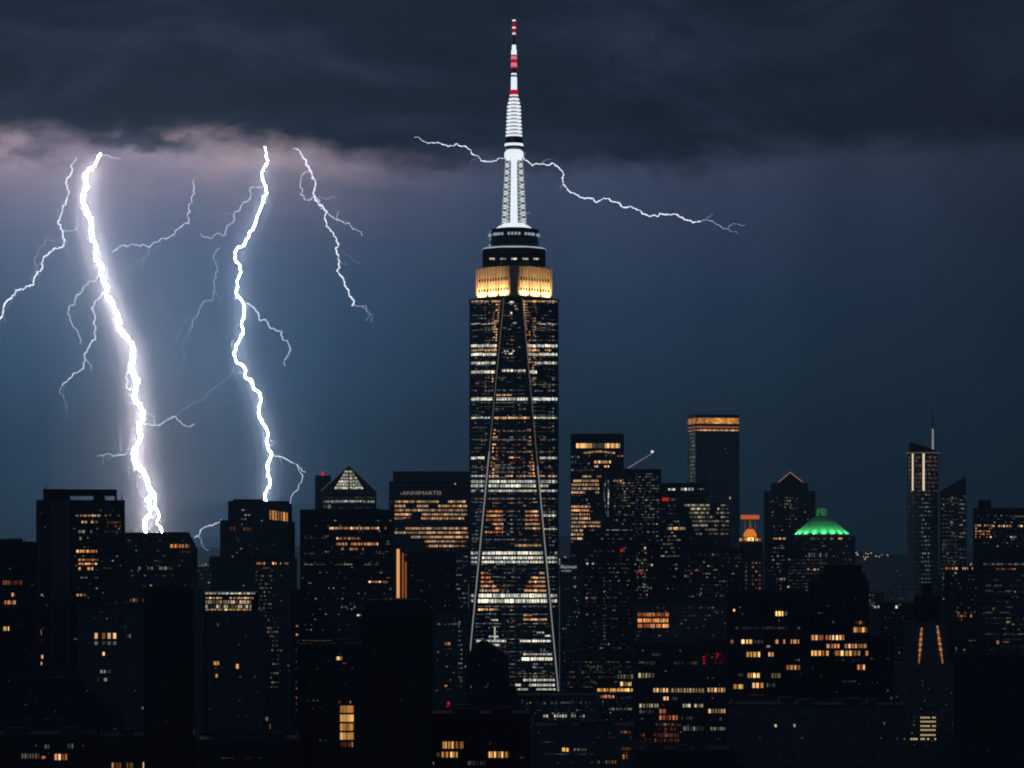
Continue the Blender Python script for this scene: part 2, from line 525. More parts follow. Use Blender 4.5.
def halo_sleeve(pts, D, w, mat, parent):
    """heavier rain round the channel: a scattering medium that the channel itself lights"""
    P = [Vector(p) for p in pts]
    for _ in range(2 if w < 30 else 6):
        P = [P[0]] + [(a + b * 2 + c) / 4 for a, b, c in zip(P, P[1:], P[2:])] + [P[-1]]
    n = 14; k = D / F; r = w * 0.5 * k
    o = parent.location; V_ = []; F_ = []
    Q = [P3(p[0], p[1], D) for p in P]
    m = len(Q)
    for i in range(m):
        rr = r * (0.45 if i == 0 else 0.8 if i == 1 else 1.0)
        for j in range(n):
            t = math.tau * j / n
            V_.append(tuple(Q[i] + Vector((math.cos(t), math.sin(t), 0)) * rr - o))
    for i in range(m - 1):
        for j in range(n):
            F_.append((i * n + j, (i + 1) * n + j, (i + 1) * n + (j + 1) % n, i * n + (j + 1) % n))
    F_.append(tuple(range(n))); F_.append(tuple((m - 1) * n + j for j in range(n))[::-1])
    me = bpy.data.meshes.new('halo_mist'); me.from_pydata(V_, [], F_); me.update()
    ob = link('halo_mist', me, mat, parent); ob['kind'] = 'stuff'
    return ob


M['halo_a'] = mist('halo_mist_widest', 0.8e-4)  # mist shells added round the bolts for their halo
M['halo_b'] = mist('halo_mist_wide', 1.3e-4)
M['halo_c'] = mist('halo_mist_middle', 3.2e-4)
M['halo_d'] = mist('halo_mist_near', 7.0e-4)
M['halo_e'] = mist('halo_mist_close', 1.0e-3)
M['halo_f'] = mist('halo_mist_closest', 1.2e-3)
M['bolt_core'] = glow('bolt_core', lin(252, 240, 244), BOLT_CORE, sample=True)
M['bolt_core2'] = glow('bolt_core_second', lin(215, 230, 255), BOLT_CORE * 0.8, sample=True)
M['bolt_thin'] = glow('bolt_thin', lin(230, 234, 250), 1.5)
M['bolt_mid'] = glow('bolt_mid', lin(215, 222, 245), 1.25)
M['bolt_faint'] = glow('bolt_faint', lin(190, 202, 232), 0.85)
M['bolt_ghost'] = glow('bolt_ghost', lin(165, 182, 215), 0.62)

def twigs(path, D, rnd, n, root, mk):
    for _ in range(n):
        i = rnd.randint(1, len(path) - 2)
        x, y = path[i]; (xa, ya), (xb, yb) = path[i], path[i + 1]
        a0 = math.atan2(yb - ya, xb - xa) + rnd.choice((-1, 1)) * rnd.uniform(.45, 1.0)
        L = rnd.uniform(2.5, 6); P_ = [(x, y)]
        for k in range(rnd.randint(2, 4)):
            a0 += rnd.uniform(-.5, .5); x += math.cos(a0) * L; y += math.sin(a0) * L; P_.append((x, y))
        if y < 486: bolt_mesh('branch', P_, D, .75, .35, rnd, .28, 3, M[mk], root, n=4, wob=.4)


BOLTS = [
  dict(label='thickest blinding white lightning bolt striking the dark flat roof beside the slab tower', D=2480, main=(
      [(101,153),(92,167),(85,180),(84,195),(86,210),(92,228),(96,245),(99,262),(103,280),(106,295),(115,311),(118,325),(129,341),(133,355),(130,367),(139,381),(134,395),(143,412),(139,427),(140,441),(133,456),(143,471),(151,489),(150,508),(148,538)],
      2.5, 2.4, 'bolt_core', .05), br=[
      ([(151,489),(156,500),(159,514),(163,536)], 1.2, 1.0, 'bolt_core'),
      ([(98,276),(88,284),(78,294),(67,313),(72,323),(78,331),(79,344)], 1.5, .7, 'bolt_mid'),
      ([(103,292),(96,300),(91,308),(94,325),(90,344),(86,360),(76,373),(68,379),(62,386)], 1.7, 1.0, 'bolt_thin'),
      ([(86,360),(91,371)], .9, .6, 'bolt_mid'),
      ([(62,386),(64,400),(68,414)], .9, .5, 'bolt_faint'),
      ([(142,422),(149,424),(156,425),(165,421),(176,417),(195,424)], 1.5, .6, 'bolt_thin'),
      ([(145,412),(155,416),(156,424)], .9, .9, 'bolt_mid'),
      ([(176,417),(184,409),(190,404),(199,402),(214,388),(232,374),(238,364)], .9, .7, 'bolt_ghost'),
      ([(127,452),(114,456),(104,456),(97,456)], 1.3, .6, 'bolt_mid'),
      ([(141,464),(137,478),(136,486),(143,497),(149,500)], 1.2, .8, 'bolt_mid'),
      ([(130,367),(126,378),(127,388),(133,395)], 1.6, 1.4, 'bolt_thin'),
      ([(101,153),(110,157),(121,159)], 1.8, .5, 'bolt_mid'),
  ]),
  dict(label='second bright lightning bolt, ending on the roof of the stepped tower with amber slit windows', D=2440, main=(
      [(265,147),(268,160),(262,175),(267,193),(258,214),(249,233),(235,254),(239,277),(243,302),(242,322),(234,353),(243,366),(252,381),(259,414),(268,436),(272,453),(268,471),(270,486),(266,504)],
      1.0, 1.6, 'bolt_core2', .06), br=[
      ([(272,453),(280,457),(288,460),(296,464),(305,472)], 1.9, .8, 'bolt_thin'),
      ([(296,464),(301,474),(301,483),(297,491),(290,501),(289,511),(291,522)], 1.1, .9, 'bolt_mid'),
      ([(244,303),(250,306),(259,314),(268,322),(274,328),(281,331),(289,345),(288,355),(285,366)], 1.7, .6, 'bolt_thin'),
      ([(264,186),(255,187),(244,202),(234,212),(235,220),(226,235),(214,236),(200,233)], 1.5, .7, 'bolt_mid'),
      ([(220,248),(216,272),(214,288),(211,301),(198,313),(192,322),(190,330)], 1.1, 1.0, 'bolt_faint'),
      ([(198,313),(186,324),(176,340)], .8, .7, 'bolt_ghost'),
      ([(190,330),(184,352),(178,368)], .8, .5, 'bolt_ghost'),
      ([(234,353),(232,347),(234,340)], 1.2, .8, 'bolt_thin'),
  ]),
  dict(label='thin branching lightning bolt with loop near its top, third bright streak from the left', D=2500, main=(
      [(293,149),(301,154),(309,167),(312,178),(315,187),(315,197),(327,212),(330,229),(339,244),(338,258),(337,271),(345,283),(349,295),(352,306)],
      2.1, 1.5, 'bolt_thin', .10), br=[
      ([(352,306),(360,306),(366,306),(371,314),(372,322)], 1.1, .6, 'bolt_faint'),
      ([(309,170),(301,177),(300,186),(300,194),(306,200),(314,197)], 1.1, 1.2, 'bolt_mid'),
      ([(316,198),(319,206),(327,212)], 1.2, 1.0, 'bolt_mid'),
      ([(327,212),(337,220),(343,222),(349,223),(353,230),(362,236)], 1.3, .6, 'bolt_mid'),
      ([(318,197),(326,199),(336,198)], .9, .5, 'bolt_faint'),
      ([(337,220),(338,211)], .9, .5, 'bolt_mid'),
      ([(341,252),(352,261),(360,264)], .7, .5, 'bolt_ghost'),
  ]),
  dict(label='thin lightning bolt curling down to the left edge of the sky, leftmost of all', D=2450, main=(
      [(77,156),(72,172),(67,188),(66,201),(60,217),(62,230),(65,240),(49,253),(41,263),(36,275),(34,284),(25,288),(16,290),(8,300),(3,313),(-6,322)],
      1.6, 2.0, 'bolt_thin', .10), br=[
      ([(62,232),(72,231),(80,224)], 1.4, .9, 'bolt_mid'),
      ([(64,238),(46,238),(40,247),(34,258),(29,280)], .8, .7, 'bolt_faint'),
      ([(66,201),(60,210),(57,220)], .8, .5, 'bolt_faint'),
      ([(66,240),(73,255)], .8, .5, 'bolt_faint'),
      ([(72,172),(62,174),(61,182)], .7, .5, 'bolt_ghost'),
  ]),
  dict(label='faint hooked lightning streak hanging between the two brightest bolts', D=2650, main=(
      [(195,178),(193,190),(192,201),(190,212),(189,224),(176,230),(163,238),(150,247),(137,245),(124,245),(112,253)],
      1.1, 1.0, 'bolt_mid', .10), br=[
      ([(150,248),(143,257),(137,266),(128,275),(120,288)], 1.2, .7, 'bolt_ghost'),
  ]),
  dict(label='long thin lightning bolt running sideways behind the lit spire of the tallest tower', D=2300, main=(
      [(414,137),(432,143),(453,146),(465,146),(481,161),(500,158),(523,156),(541,164),(558,167),(564,174),(563,183),(570,192),(583,198),(604,198),(621,206),(643,214),(660,213),(674,214),(692,222),(700,221)],
      1.1, 1.5, 'bolt_thin', .08), br=[
      ([(700,221),(706,220),(716,224),(727,229),(745,225)], 1.4, .6, 'bolt_faint'),
      ([(478,158),(470,163)], .8, .5, 'bolt_ghost'),
  ]),
  dict(label='tiny faint lightning twig just left of the stepped tower, low above the roofs', D=2600, main=(
      [(222,519),(217,523),(209,525),(202,529),(194,538)], 1.3, .9, 'bolt_mid', .12), br=[
      ([(197,535),(203,546),(210,549)], .9, .5, 'bolt_faint'),
  ]),
]
for bi, bd in enumerate(BOLTS):
    rnd = random.Random(40 + bi)
    pts, w0, w1, mk, amp = bd['main']
    D = bd['D']
    base = P3(pts[-1][0], pts[-1][1], D)
    root = thing('lightning_bolt', bd['label'], 'lightning', base, 'lightning bolts in the storm')
    if w0 < 1.9 or bi == 2: w0, w1 = w0 * .72, w1 * .72
    bolt_mesh('channel', pts, D, w0, w1, rnd, amp + (.13 if bi < 2 else .14), 4, M[mk], root, n=8 if w0 > 3 else 6, wob=0.5)
    if bi < 2:
        for ww, mm in ((190, 'halo_a'), (120, 'halo_a'), (70, 'halo_b'), (44, 'halo_c'), (28, 'halo_d'), (13, 'halo_e'), (8, 'halo_f')):
            halo_sleeve(pts, D, ww, M[mm], root)
    for (bp, b0, b1, bm) in bd['br']:
        bolt_mesh('branch', bp, D, b0 * .60, b1 * .60, rnd, .27, 4, M[bm], root, n=5, wob=.45)
        if b0 > 1.0 and len(bp) > 3:
            twigs(bp, D, rnd, 2, root, 'bolt_ghost')
    twigs(pts, D, rnd, 7 if bi < 4 else 5, root, 'bolt_faint' if bi < 2 else 'bolt_ghost')

# ------------------------------------------------------------------ ground, hills, haze
gm, q = base_mat('asphalt_ground')
tcn = q.new('ShaderNodeTexCoord')
gn = q.noise(tcn.outputs['Object'], 0.02, 8, 0.7)
p = q.new('ShaderNodeBsdfPrincipled')
q.l.new(q.ramp(gn, [(0.3, (0.03, 0.03, 0.032, 1)), (0.7, (0.07, 0.07, 0.07, 1))]), p.inputs['Base Color'])
p.inputs['Roughness'].default_value = 0.85
o_ = q.new('ShaderNodeOutputMaterial'); q.l.new(p.outputs[0], o_.inputs[0])
b = MB(); b.face([(-12000, -3000, 0), (12000, -3000, 0), (12000, 24000, 0), (-12000, 24000, 0)])
gr = b.obj('ground', gm, kind='structure')

hm = plain('dark_hillside', (0.05, 0.06, 0.045), 0.95)
rnd = random.Random(5)
b = MB()
NX = 120
for row, (Y0, base_h, var) in enumerate([(9000, 42, 40), (11500, 75, 60)]):
    prof = []
    for i in range(NX + 1):
        x = -6000 + 12000 * i / NX
        h = base_h + var * (0.5 * math.sin(x / 900 + row * 2) + 0.35 * math.sin(x / 370 + 1.7 * row) + 0.15 * math.sin(x / 120)) + rnd.uniform(-2, 2)
        h += 70 * math.exp(-((x + 1900) / 900) ** 2) * (row == 0)
        prof.append((x, max(12, h + 40)))
    for (xa, ha), (xb, hb) in zip(prof, prof[1:]):
        b.face([(xa, Y0 - 900, -1), (xb, Y0 - 900, -1), (xb, Y0, hb), (xa, Y0, ha)])
        b.face([(xa, Y0, ha), (xb, Y0, hb), (xb, Y0 + 1200, -1), (xa, Y0 + 1200, -1)])
    if row == 0: HPROF = prof
b.obj('hills', hm, kind='structure')


def hill_h(x):
    for (xa, ha), (xb, hb) in zip(HPROF, HPROF[1:]):
        if xa <= x <= xb: return ha + (hb - ha) * (x - xa) / (xb - xa)
    return 20


def box_at(b, x, y, z, s, s2=None):
    s2 = s2 or s
    b.box(x - s, x + s, y - s, y + s, z - s2, z + s2)


# ------------------------------------------------------------------ buildings
class Bld:
    def __init__(s, name, label, D, x0, x1, ytop, mat='dark_glass', xc=None, ang=25, depth=38, cat='building', group=None, seed=1, body='wall', zb=0.0):
        s.D = D; s.seed = seed; s.rnd = random.Random(seed * 7 + 3)
        s.wins = []; s.px = (x0, x1, ytop)
        s.mat = M[mat]
        s.faces = {}
        if xc is None:
            # the front looks square on at the viewpoint street grid: its plane passes through the middle at distance D
            xm = PX((x0 + x1) / 2, D)
            L0 = math.hypot(xm, D)
            s.n = Vector((-xm / L0, -D / L0, 0)); s.p0 = Vector((xm, D, 0))
            a = s.at(x0, 0); c = s.at(x1, 0)
            bk_ = -s.n * depth
            s.plan = [(a.x, a.y), (c.x, c.y), (c.x + bk_.x, c.y + bk_.y), (a.x + bk_.x, a.y + bk_.y)]
            s.faces['f'] = (s.plan[0], s.plan[1])
        else:
            t = math.radians(ang)
            C = (PX(xc, D), D)
            def hit(px, ddx, ddy):
                k = (px - 512) / F
                return (k * C[1] - C[0]) / (ddx - k * ddy)
            tr = hit(x1, math.cos(t), math.sin(t)); tl = hit(x0, -math.sin(t), math.cos(t))
            R_ = (C[0] + tr * math.cos(t), C[1] + tr * math.sin(t))
            L_ = (C[0] - tl * math.sin(t), C[1] + tl * math.cos(t))
            B_ = (R_[0] + L_[0] - C[0], R_[1] + L_[1] - C[1])
            s.plan = [L_, C, R_, B_]
            s.faces['l'] = (L_, C); s.faces['r'] = (C, R_)
            s.n = Vector((math.sin(t), -math.cos(t), 0)); s.p0 = Vector((C[0], C[1], 0))
        cx = sum(p[0] for p in s.plan) / 4; cy = sum(p[1] for p in s.plan) / 4
        s.c = Vector((cx, cy, 0))
        s.root = thing(name, label, cat, s.c, group)
        s.ztop = PZ(ytop, D)
        b = MB(s.c); b.prism(s.plan, zb, s.ztop)
        s.wall = b.obj(body, s.mat, s.root)
        s.face0 = 'f' if xc is None else 'r'

    def cap(s, h=0.9, t=0.5):
        """parapet standing on the roof edge"""
        b = MB(s.c)
        cx, cy = s.c.x, s.c.y
        def sc(k, d=0): return [(cx + (p[0] - cx) * k, cy + (p[1] - cy) * k) for p in s.plan]
        o = sc(1.004); i = sc(0.97)
        for k in range(4):
            a, c = o[k], o[(k + 1) % 4]; e, f = i[(k + 1) % 4], i[k]
            b.prism([a, c, e, f], s.ztop + 0.003, s.ztop + h)
        b.obj('parapet', M['roof'], s.root)
        return s

    def at(s, px, dy):
        """point on the plane dy behind the front face, seen in column px"""
        k = (px - 512) / F
        q0 = s.p0 - s.n * dy
        Y = s.n.dot(q0) / (s.n.x * k + s.n.y)
        return Vector((k * Y, Y, 0))

    def block(s, name, x0, x1, ytop, ybot, mat='dark_glass', dy=2.0, depth=18, label=None, parent=None):
        """box volume on/against the building, front plane dy behind the front"""
        a, c = s.at(x0, dy), s.at(x1, dy)
        bk_ = -s.n * depth
        b = MB(s.c)
        Y = (a.y + c.y) / 2
        b.prism([(a.x, a.y), (c.x, c.y), (c.x + bk_.x, c.y + bk_.y), (a.x + bk_.x, a.y + bk_.y)], PZ(ybot, Y), PZ(ytop, Y))
        return b.obj(name, M[mat], parent or s.root, label=label)

    def extr(s, name, pts, mat, dy=0.0, depth=20, lift=0.003):
        """outline pts (picture columns and rows on the front plane) with real depth behind it"""
        b = MB(s.c)
        Y = s.at(sum(p[0] for p in pts) / len(pts), dy).y
        fr = []
        for x, y in pts:
            v = s.at(x, dy); v.z = PZ(y, Y) + lift; fr.append(v)
        bk = [v - s.n * depth for v in fr]
        nn = len(fr)
        b.face(fr); b.face(list(reversed(bk)))
        for i in range(nn): b.face([fr[(i + 1) % nn], fr[i], bk[i], bk[(i + 1) % nn]])
        b.obj(name, M[mat], s.root)
        return fr

    def mast(s, x, ytop, ybot=None, r=0.35, mat='steel', name='antenna', dy=8):
        v = s.at(x, dy)
        b = MB(s.c)
        z0 = s.ztop if ybot is None else PZ(ybot, v.y)
        b.bar((v.x, v.y, z0), (v.x, v.y, PZ(ytop, v.y)), r, 6, r * 0.5)
        return b.obj(name, M[mat], s.root)

    def plant(s, n=3):
        """roof machinery"""
        r = s.rnd
        cx, cy = s.c.x, s.c.y
        for k in range(n):
            fx, fy = r.uniform(-.32, .32), r.uniform(-.3, .3)
            ex = s.plan[1][0] - s.plan[0][0], s.plan[1][1] - s.plan[0][1]
            ey = s.plan[3][0] - s.plan[0][0], s.plan[3][1] - s.plan[0][1]
            x = cx + fx * ex[0] + fy * ey[0]; y = cy + fx * ex[1] + fy * ey[1]
            w, d, h = r.uniform(1.5, 4), r.uniform(1.5, 4), r.uniform(1.2, 2.6)
            b = MB(s.c); b.box(x - w, x + w, y - d, y + d, s.ztop + .003, s.ztop + h)
            b.obj('roof_unit', M['roof'], s.root)
        return s

    # windows ---------------------------------------------------
    def corners(s, face, xa, xb, ya, yb):
        (ax, ay), (bx, by) = s.faces[face]
        ddx, ddy = bx - ax, by - ay
        def at(px):
            k = (px - 512) / F
            t = (k * ay - ax) / (ddx - k * ddy)
            return ax + t * ddx, ay + t * ddy
        p, r = at(xa), at(xb)
        ym = (p[1] + r[1]) / 2
        z1, z0 = PZ(ya, ym), PZ(yb, ym)
        L = math.hypot(ddx, ddy)
        n = Vector((ddy / L, -ddx / L, 0))
        return p, r, z0, z1, n

    def win(s, xa, xb, ya, yb, mat='warm', face=None, name='window'):
        face = face or s.face0
        p, r, z0, z1, n = s.corners(face, xa, xb, ya, yb)
        s.wins.append(((xb - xa) * (yb - ya), p, r, z0, z1, n, mat, name))
        return s

    def row(s, xa, xb, y, h=1.8, mat='warm', fill=0.8, run=(3, 9), face=None, jit=0.0):
        """one storey's lit windows as runs of panes"""
        r = s.rnd
        x = xa
        while x < xb - 0.8:
            L = min(r.uniform(*run), xb - x)
            if r.random() < fill:
                yy = y + r.uniform(-jit, jit)
                s.win(x, x + L, yy - h / 2, yy + h / 2, mat, face)
            x += L + 0.7
        return s

    def rows(s, xa, xb, y0, y1, pitch, h=1.8, mat='warm', fill=0.6, run=(3, 9), face=None):
        y = y0
        while y <= y1:
            s.row(xa, xb, y, h, mat, fill, run, face); y += pitch
        return s

    def scatter(s, n, xa, xb, y0, y1, mat='faint', w=(1.0, 2.6), h=1.2, pitch=5.0, face=None):
        r = s.rnd
        if s.D > 1450: n = int(n * 1.6)
        for k in range(n):
            x = r.uniform(xa, xb - 2); yy = y0 + pitch * r.randint(0, max(0, int((y1 - y0) / pitch)))
            s.win(x, min(xb, x + r.uniform(*w)), yy, yy + h, mat if isinstance(mat, str) else r.choice(mat), face)
        return s

    def done(s, keep=100):
        ws = sorted(s.wins, key=lambda w: -w[0])
        rest = {}
        for i, (area, p, r, z0, z1, n, mat, name) in enumerate(ws):
            tgt = MB(s.c) if i < keep else rest.setdefault('x', (MB(s.c), []))[0]
            d = n * 0.12
            a0 = Vector((p[0], p[1], z0)); b0 = Vector((r[0], r[1], z0)); b1 = Vector((r[0], r[1], z1)); a1 = Vector((p[0], p[1], z1))
            L = (b0 - a0).length; H = z1 - z0
            u0 = 0 if i < keep else p[0] * 1.37 + 500
            fr = [(u0, 0.05), (u0 + L, 0.05), (u0 + L, min(H, 1.0)), (u0, min(H, 1.0))]
            if H > 5: fr = [(u0, 0.05), (u0 + L, 0.05), (u0 + L, H), (u0, H)]
            mi = 0
            if i >= keep:
                ml = rest['x'][1]
                if mat not in ml: ml.append(mat)
                mi = ml.index(mat)
            tgt.face([a0 + d, b0 + d, b1 + d, a1 + d], fr, mi)
            for (c0, c1) in ((a0, b0), (b0, b1), (b1, a1), (a1, a0)):
                tgt.face([c0, c1, c1 + d, c0 + d], [(u0, .05), (u0 + .2, .05), (u0 + .2, .1), (u0, .1)], mi)
            if i < keep:
                tgt.obj(name, M[mat], s.root)
        if rest:
            mb, ml = rest['x']
            mb.obj('window', [M[k] for k in ml], s.root, kind='stuff')
        return s


# ------------------------------------------------------------------ the tallest tower
TD = 1734.0
K = TD / F
TX = PX(514, TD); TYC = TD + 26.9
HWD = 26.9                                           # half width of the shaft
T = thing('skyscraper', 'tallest tower with tapering front facet, amber lit crown and floodlit red and white spire', 'skyscraper', (TX, TYC, 0))
TO = Vector((TX, TYC, 0))
zT, zR, zL = PZ(298, TD), PZ(698, TD), PZ(664, TD)
ch = 5.4
def tp(x, y, z): return Vector((TX + x, TYC + y, z))
fl, fr_ = tp(-ch - .6, -HWD, zT), tp(ch - .4, -HWD, zT)
rt = [tp(HWD, -ch, zT), tp(HWD, ch, zT)]; bk = [tp(ch, HWD, zT), tp(-ch, HWD, zT)]; lf = [tp(-HWD, ch, zT), tp(-HWD, -ch, zT)]
FR, BR, BL = tp(HWD, -HWD, zR), tp(HWD, HWD, zR), tp(-HWD, HWD, zR)
FLh, FLl = tp(-HWD, -HWD, zL), tp(-HWD, -HWD, zR)
b = MB(TO)
b.face([FLl, FR, fr_, fl, FLh])
b.face([FR, rt[0], fr_]); b.face([FR, BR, rt[1], rt[0]]); b.face([BR, bk[0], rt[1]])
b.face([BR, BL, bk[1], bk[0]]); b.face([BL, lf[0], bk[1]]); b.face([BL, FLl, FLh, lf[1], lf[0]])
b.face([FLh, fl, lf[1]])
b.face([fl, fr_, rt[0], rt[1], bk[0], bk[1], lf[0], lf[1]])
b.obj('shaft', M['blue_glass'], T)
b = MB(TO); b.prism([(TX - HWD - .5, TYC - HWD - .5), (TX + HWD + .5, TYC - HWD - .5), (TX + HWD + .5, TYC + HWD + .5), (TX - HWD - .5, TYC + HWD + .5)], 0, zR - .01)
b.obj('podium', M['stone'], T)

# lit edges of the facets
def strip(name, a, c, r, mat, parent=T, o=TO):
    bb = MB(o); bb.bar(a, c, r, 5); return bb.obj(name, M[mat], parent)
of = Vector((0, -.35, 0))
for a, c in ((fl, FLh), (fr_, FR)):
    m_ = a.lerp(c, 0.42)
    strip('edge_light', a + of, m_ + of, .26, 'edge_dim2' if 'edge_dim2' in M else 'edge_dim')
    strip('edge_light', m_ + of, c + of, .40, 'grey_glow')
strip('edge_light', FLh.lerp(lf[1], .0) + Vector((-.3, -.3, 0)), FLh.lerp(lf[1], .22) + Vector((-.3, -.3, 0)), .22, 'edge_dim')
strip('edge_light', FR.lerp(rt[0], .0) + Vector((.3, -.3, 0)), FR.lerp(rt[0], .28) + Vector((.3, -.3, 0)), .24, 'edge_dim')

PL = {}
def plane(key, a, c, d):
    n = (c - a).cross(d - a).normalized()
    if n.y > 0: n = -n
    PL[key] = (a, n)
plane('c', FLh, FR, fr_); plane('l', FLh, fl, lf[1]); plane('r', FR, rt[0], fr_)
tw = []
def twin(face, xa, xb, ya, yb, mat):
    """window strip on a facet, its edges level"""
    p0, n = PL[face]
    km = ((xa + xb) / 2 - 512) / F
    cc = n.dot(p0)
    def ray(px, py):
        d = Vector(((px - 512) / F, 1, (HY - py) / F)); o = Vector((0, 0, CH))
        t = (cc - n.dot(o)) / n.dot(d); return o + d * t
    def at(px, z):
        k = (px - 512) / F
        Y = (cc - n.z * z) / (n.x * k + n.y); return Vector((k * Y, Y, z))
    z1 = ray((xa + xb) / 2, ya).z; z0 = ray((xa + xb) / 2, yb).z
    tw.append(((xb - xa) * (yb - ya), at(xa, z0), at(xb, z0), at(xb, z1), at(xa, z1), n, mat))
def xl(y): return 503 - max(0, y - 300) * (33 / 364)
def xr(y): return 520.6 + max(0, y - 300) * (37.5 / 398)
tr = random.Random(77)
def trow(y, h, mat, parts='lcr', fill=.9, run=(4, 14), lx=(471, None), cx=(None, None), rx=(None, 557)):
    for f_ in parts:
        if f_ == 'l': a, c = lx[0], (lx[1] or xl(y) - 2)
        elif f_ == 'c': a, c = (cx[0] or xl(y) + 2), (cx[1] or xr(y) - 2)
        else: a, c = (rx[0] or xr(y) + 2), rx[1]
        x = a
        while x < c - .8:
            L = min(tr.uniform(*run), c - x)
            if c - x - L < 1.5: L = c - x
            if tr.random() < fill: twin(f_, x, x + L, y - h / 2, y + h / 2, mat)
            x += L + .55

trow(301.3, 1.6, 'warm', 'lr', .92, (1.5, 4))
trow(323.8, 1.2, 'white', 'lr', .9); trow(330, .9, 'warm_dim', 'lr', .7)
trow(345.8, 2.6, 'white_hot', 'lr', .95, (4, 12)); trow(350.2, 1.8, 'warm', 'lr', .9); trow(354.4, 2.4, 'white_hot', 'lr', .95)
trow(363, 2.4, 'white', 'lr', .85); trow(372, 2.8, 'white_hot', 'lr', .97); trow(370.6, 2.2, 'white', 'c', .7, (2, 4))
trow(384.6, 1.2, 'warm_dim', 'r', .7); trow(391, 1.0, 'warm_dim', 'lr', .4, (2, 4))
trow(395, 1.4, 'warm', 'c', .75, (3, 6)); trow(399, 2.8, 'white_hot', 'lcr', .95, (5, 13)); trow(409, 1.3, 'orange_dim', 'c', .5, (2, 5))
trow(417.8, 1.7, 'white', 'lr', .95); trow(417.8, 1.8, 'warm', 'c', .95); trow(422, 1.1, 'orange_dim', 'c', .35, (2, 4))
trow(431, 1.2, 'warm_dim', 'c', .4, (1.5, 4)); trow(439.6, 1.2, 'warm_dim', 'lcr', .65, (2, 6)); trow(445, 1, 'orange_dim', 'c', .35, (2, 4))
trow(452, 1.2, 'warm_dim', 'lcr', .3, (2, 5)); trow(458, 2.4, 'white', 'l', .9, lx=(471, None)); trow(458, 2.2, 'white', 'r', .85, (5, 9), rx=(540, 557))
trow(457.5, 1.4, 'orange', 'c', .55, (2, 6)); trow(463, 1.2, 'orange_dim', 'c', .5, (2, 5))
trow(467.6, 1.2, 'warm_dim', 'lcr', .6, (2, 6)); trow(472, 1.2, 'warm_dim', 'lcr', .5, (2, 6)); trow(476, 1.8, 'white', 'l', .95); trow(476, 1.5, 'warm', 'cr', .7, (2, 6))
for y, h in ((481.5, 2.6), (485.8, 2.6), (490.8, 2.0)): trow(y, h, 'white_hot' if y < 489 else 'white', 'c', .98, (6, 12)); trow(y, h, 'white', 'lr', .9, (4, 9))
trow(498.7, 1.5, 'warm_dim', 'lcr', .7, (2, 6)); trow(503, 1, 'orange_dim', 'c', .5, (2, 5))
trow(512, 1.2, 'white_dim', 'lr', .6, (2, 6)); trow(515.5, 2.4, 'white', 'r', .9, (5, 9), rx=(543, 556)); trow(529, 1.2, 'white', 'r', .9); trow(538, 1.4, 'warm_dim', 'l', .7, (2, 5))
for i, y in enumerate((511.4, 515.6, 519.8, 524, 528.4, 532)):
    trow(y, 1.9, 'orange', 'c', .95, (5, 12), cx=(xl(y) + 2.5, 503)); trow(y, 1.2, 'warm_dim', 'c', .45, (1.5, 3), cx=(505, 524)); 
    trow(y, 1.8, 'warm' if i > 2 else 'orange', 'c', .9 if i < 5 else .4, (4, 10), cx=(525, None))
trow(540, 1.3, 'orange_dim', 'c', .6, (2, 6), cx=(515, 540)); trow(545.4, 1.9, 'warm', 'c', .95, (6, 14), cx=(515, 541))
for y, h in ((553, 3.0), (557.8, 2.4), (562, 2.2)): trow(y, h, 'white_hot', 'c', .98, (7, 14)); trow(y, h * .9, 'white', 'lr', .9, (4, 8))
for i, y in enumerate((573, 577.5, 581.7, 586, 590.6)):
    w_ = 3 + i * 3
    trow(y, 1.9, 'warm' if i > 2 else 'orange', 'c', .95, (4, 12), cx=(xl(y) + 3, min(500, xl(y) + 7 + w_))); trow(y, 1, 'warm_dim', 'c', .35, (1.5, 4), cx=(502, 523))
    trow(y, 1.9, 'orange', 'c', .95, (5, 13), cx=(max(524, xr(y) - 10 - w_), None))
for y, h in ((595.6, 3.4), (601, 3.6)): trow(y, h, 'white_hot', 'c', .99, (8, 16)); trow(y, h * .8, 'white', 'lr', .9, (4, 8))
trow(606.4, 1.4, 'warm_dim', 'lcr', .5, (2, 6)); trow(609.6, 1.9, 'orange', 'c', .95, (6, 12), cx=(xl(610) + 3, 498))
trow(615, 1.8, 'orange', 'c', .7, (5, 10), cx=(524, None)); trow(619.4, 1.8, 'orange', 'c', .9, (6, 12), cx=(523, None)); trow(620, 1.2, 'white', 'c', .7, (2, 4), cx=(491, 498))
trow(623.6, .8, 'white_dim', 'c', .8, (6, 14)); trow(632.5, 1.4, 'white', 'c', .9, (3, 5), cx=(537, 544)); trow(635.8, 1.6, 'white_hot', 'c', .9, (4, 6), cx=(545, 551))
trow(641, 2.0, 'white_hot', 'c', .98, (8, 16), cx=(476, None)); trow(636.5, 1.4, 'white', 'c', .9, (3, 5), cx=(489, 498)); trow(645, 2, 'white', 'c', .9, (2, 4), cx=(489, 500)); trow(652, 1.6, 'white', 'c', .8, (2, 4), cx=(494, 498))
trow(654.2, 1.7, 'white', 'c', .95, (5, 12), cx=(523, None)); trow(659, 3.0, 'white_hot', 'c', 1, (8, 14), cx=(521, None)); trow(667, 1.4, 'white_dim', 'c', .9, (3, 5), cx=(532, 538))
trow(673.5, .9, 'white_dim', 'c', .8, (4, 10), cx=(515, None)); trow(680, 2.2, 'white', 'c', .9, (4, 9), cx=(515, None)); trow(685, 2.2, 'white_hot', 'c', .8, (4, 9), cx=(515, None)); trow(689.3, 1.7, 'white', 'c', .85, (3, 7), cx=(517, None)); trow(692.8, 1.6, 'white_hot', 'c', .7, (3, 6), cx=(523, None))
twin('c', 493.6, 495.4, 627, 641, 'white_hot')
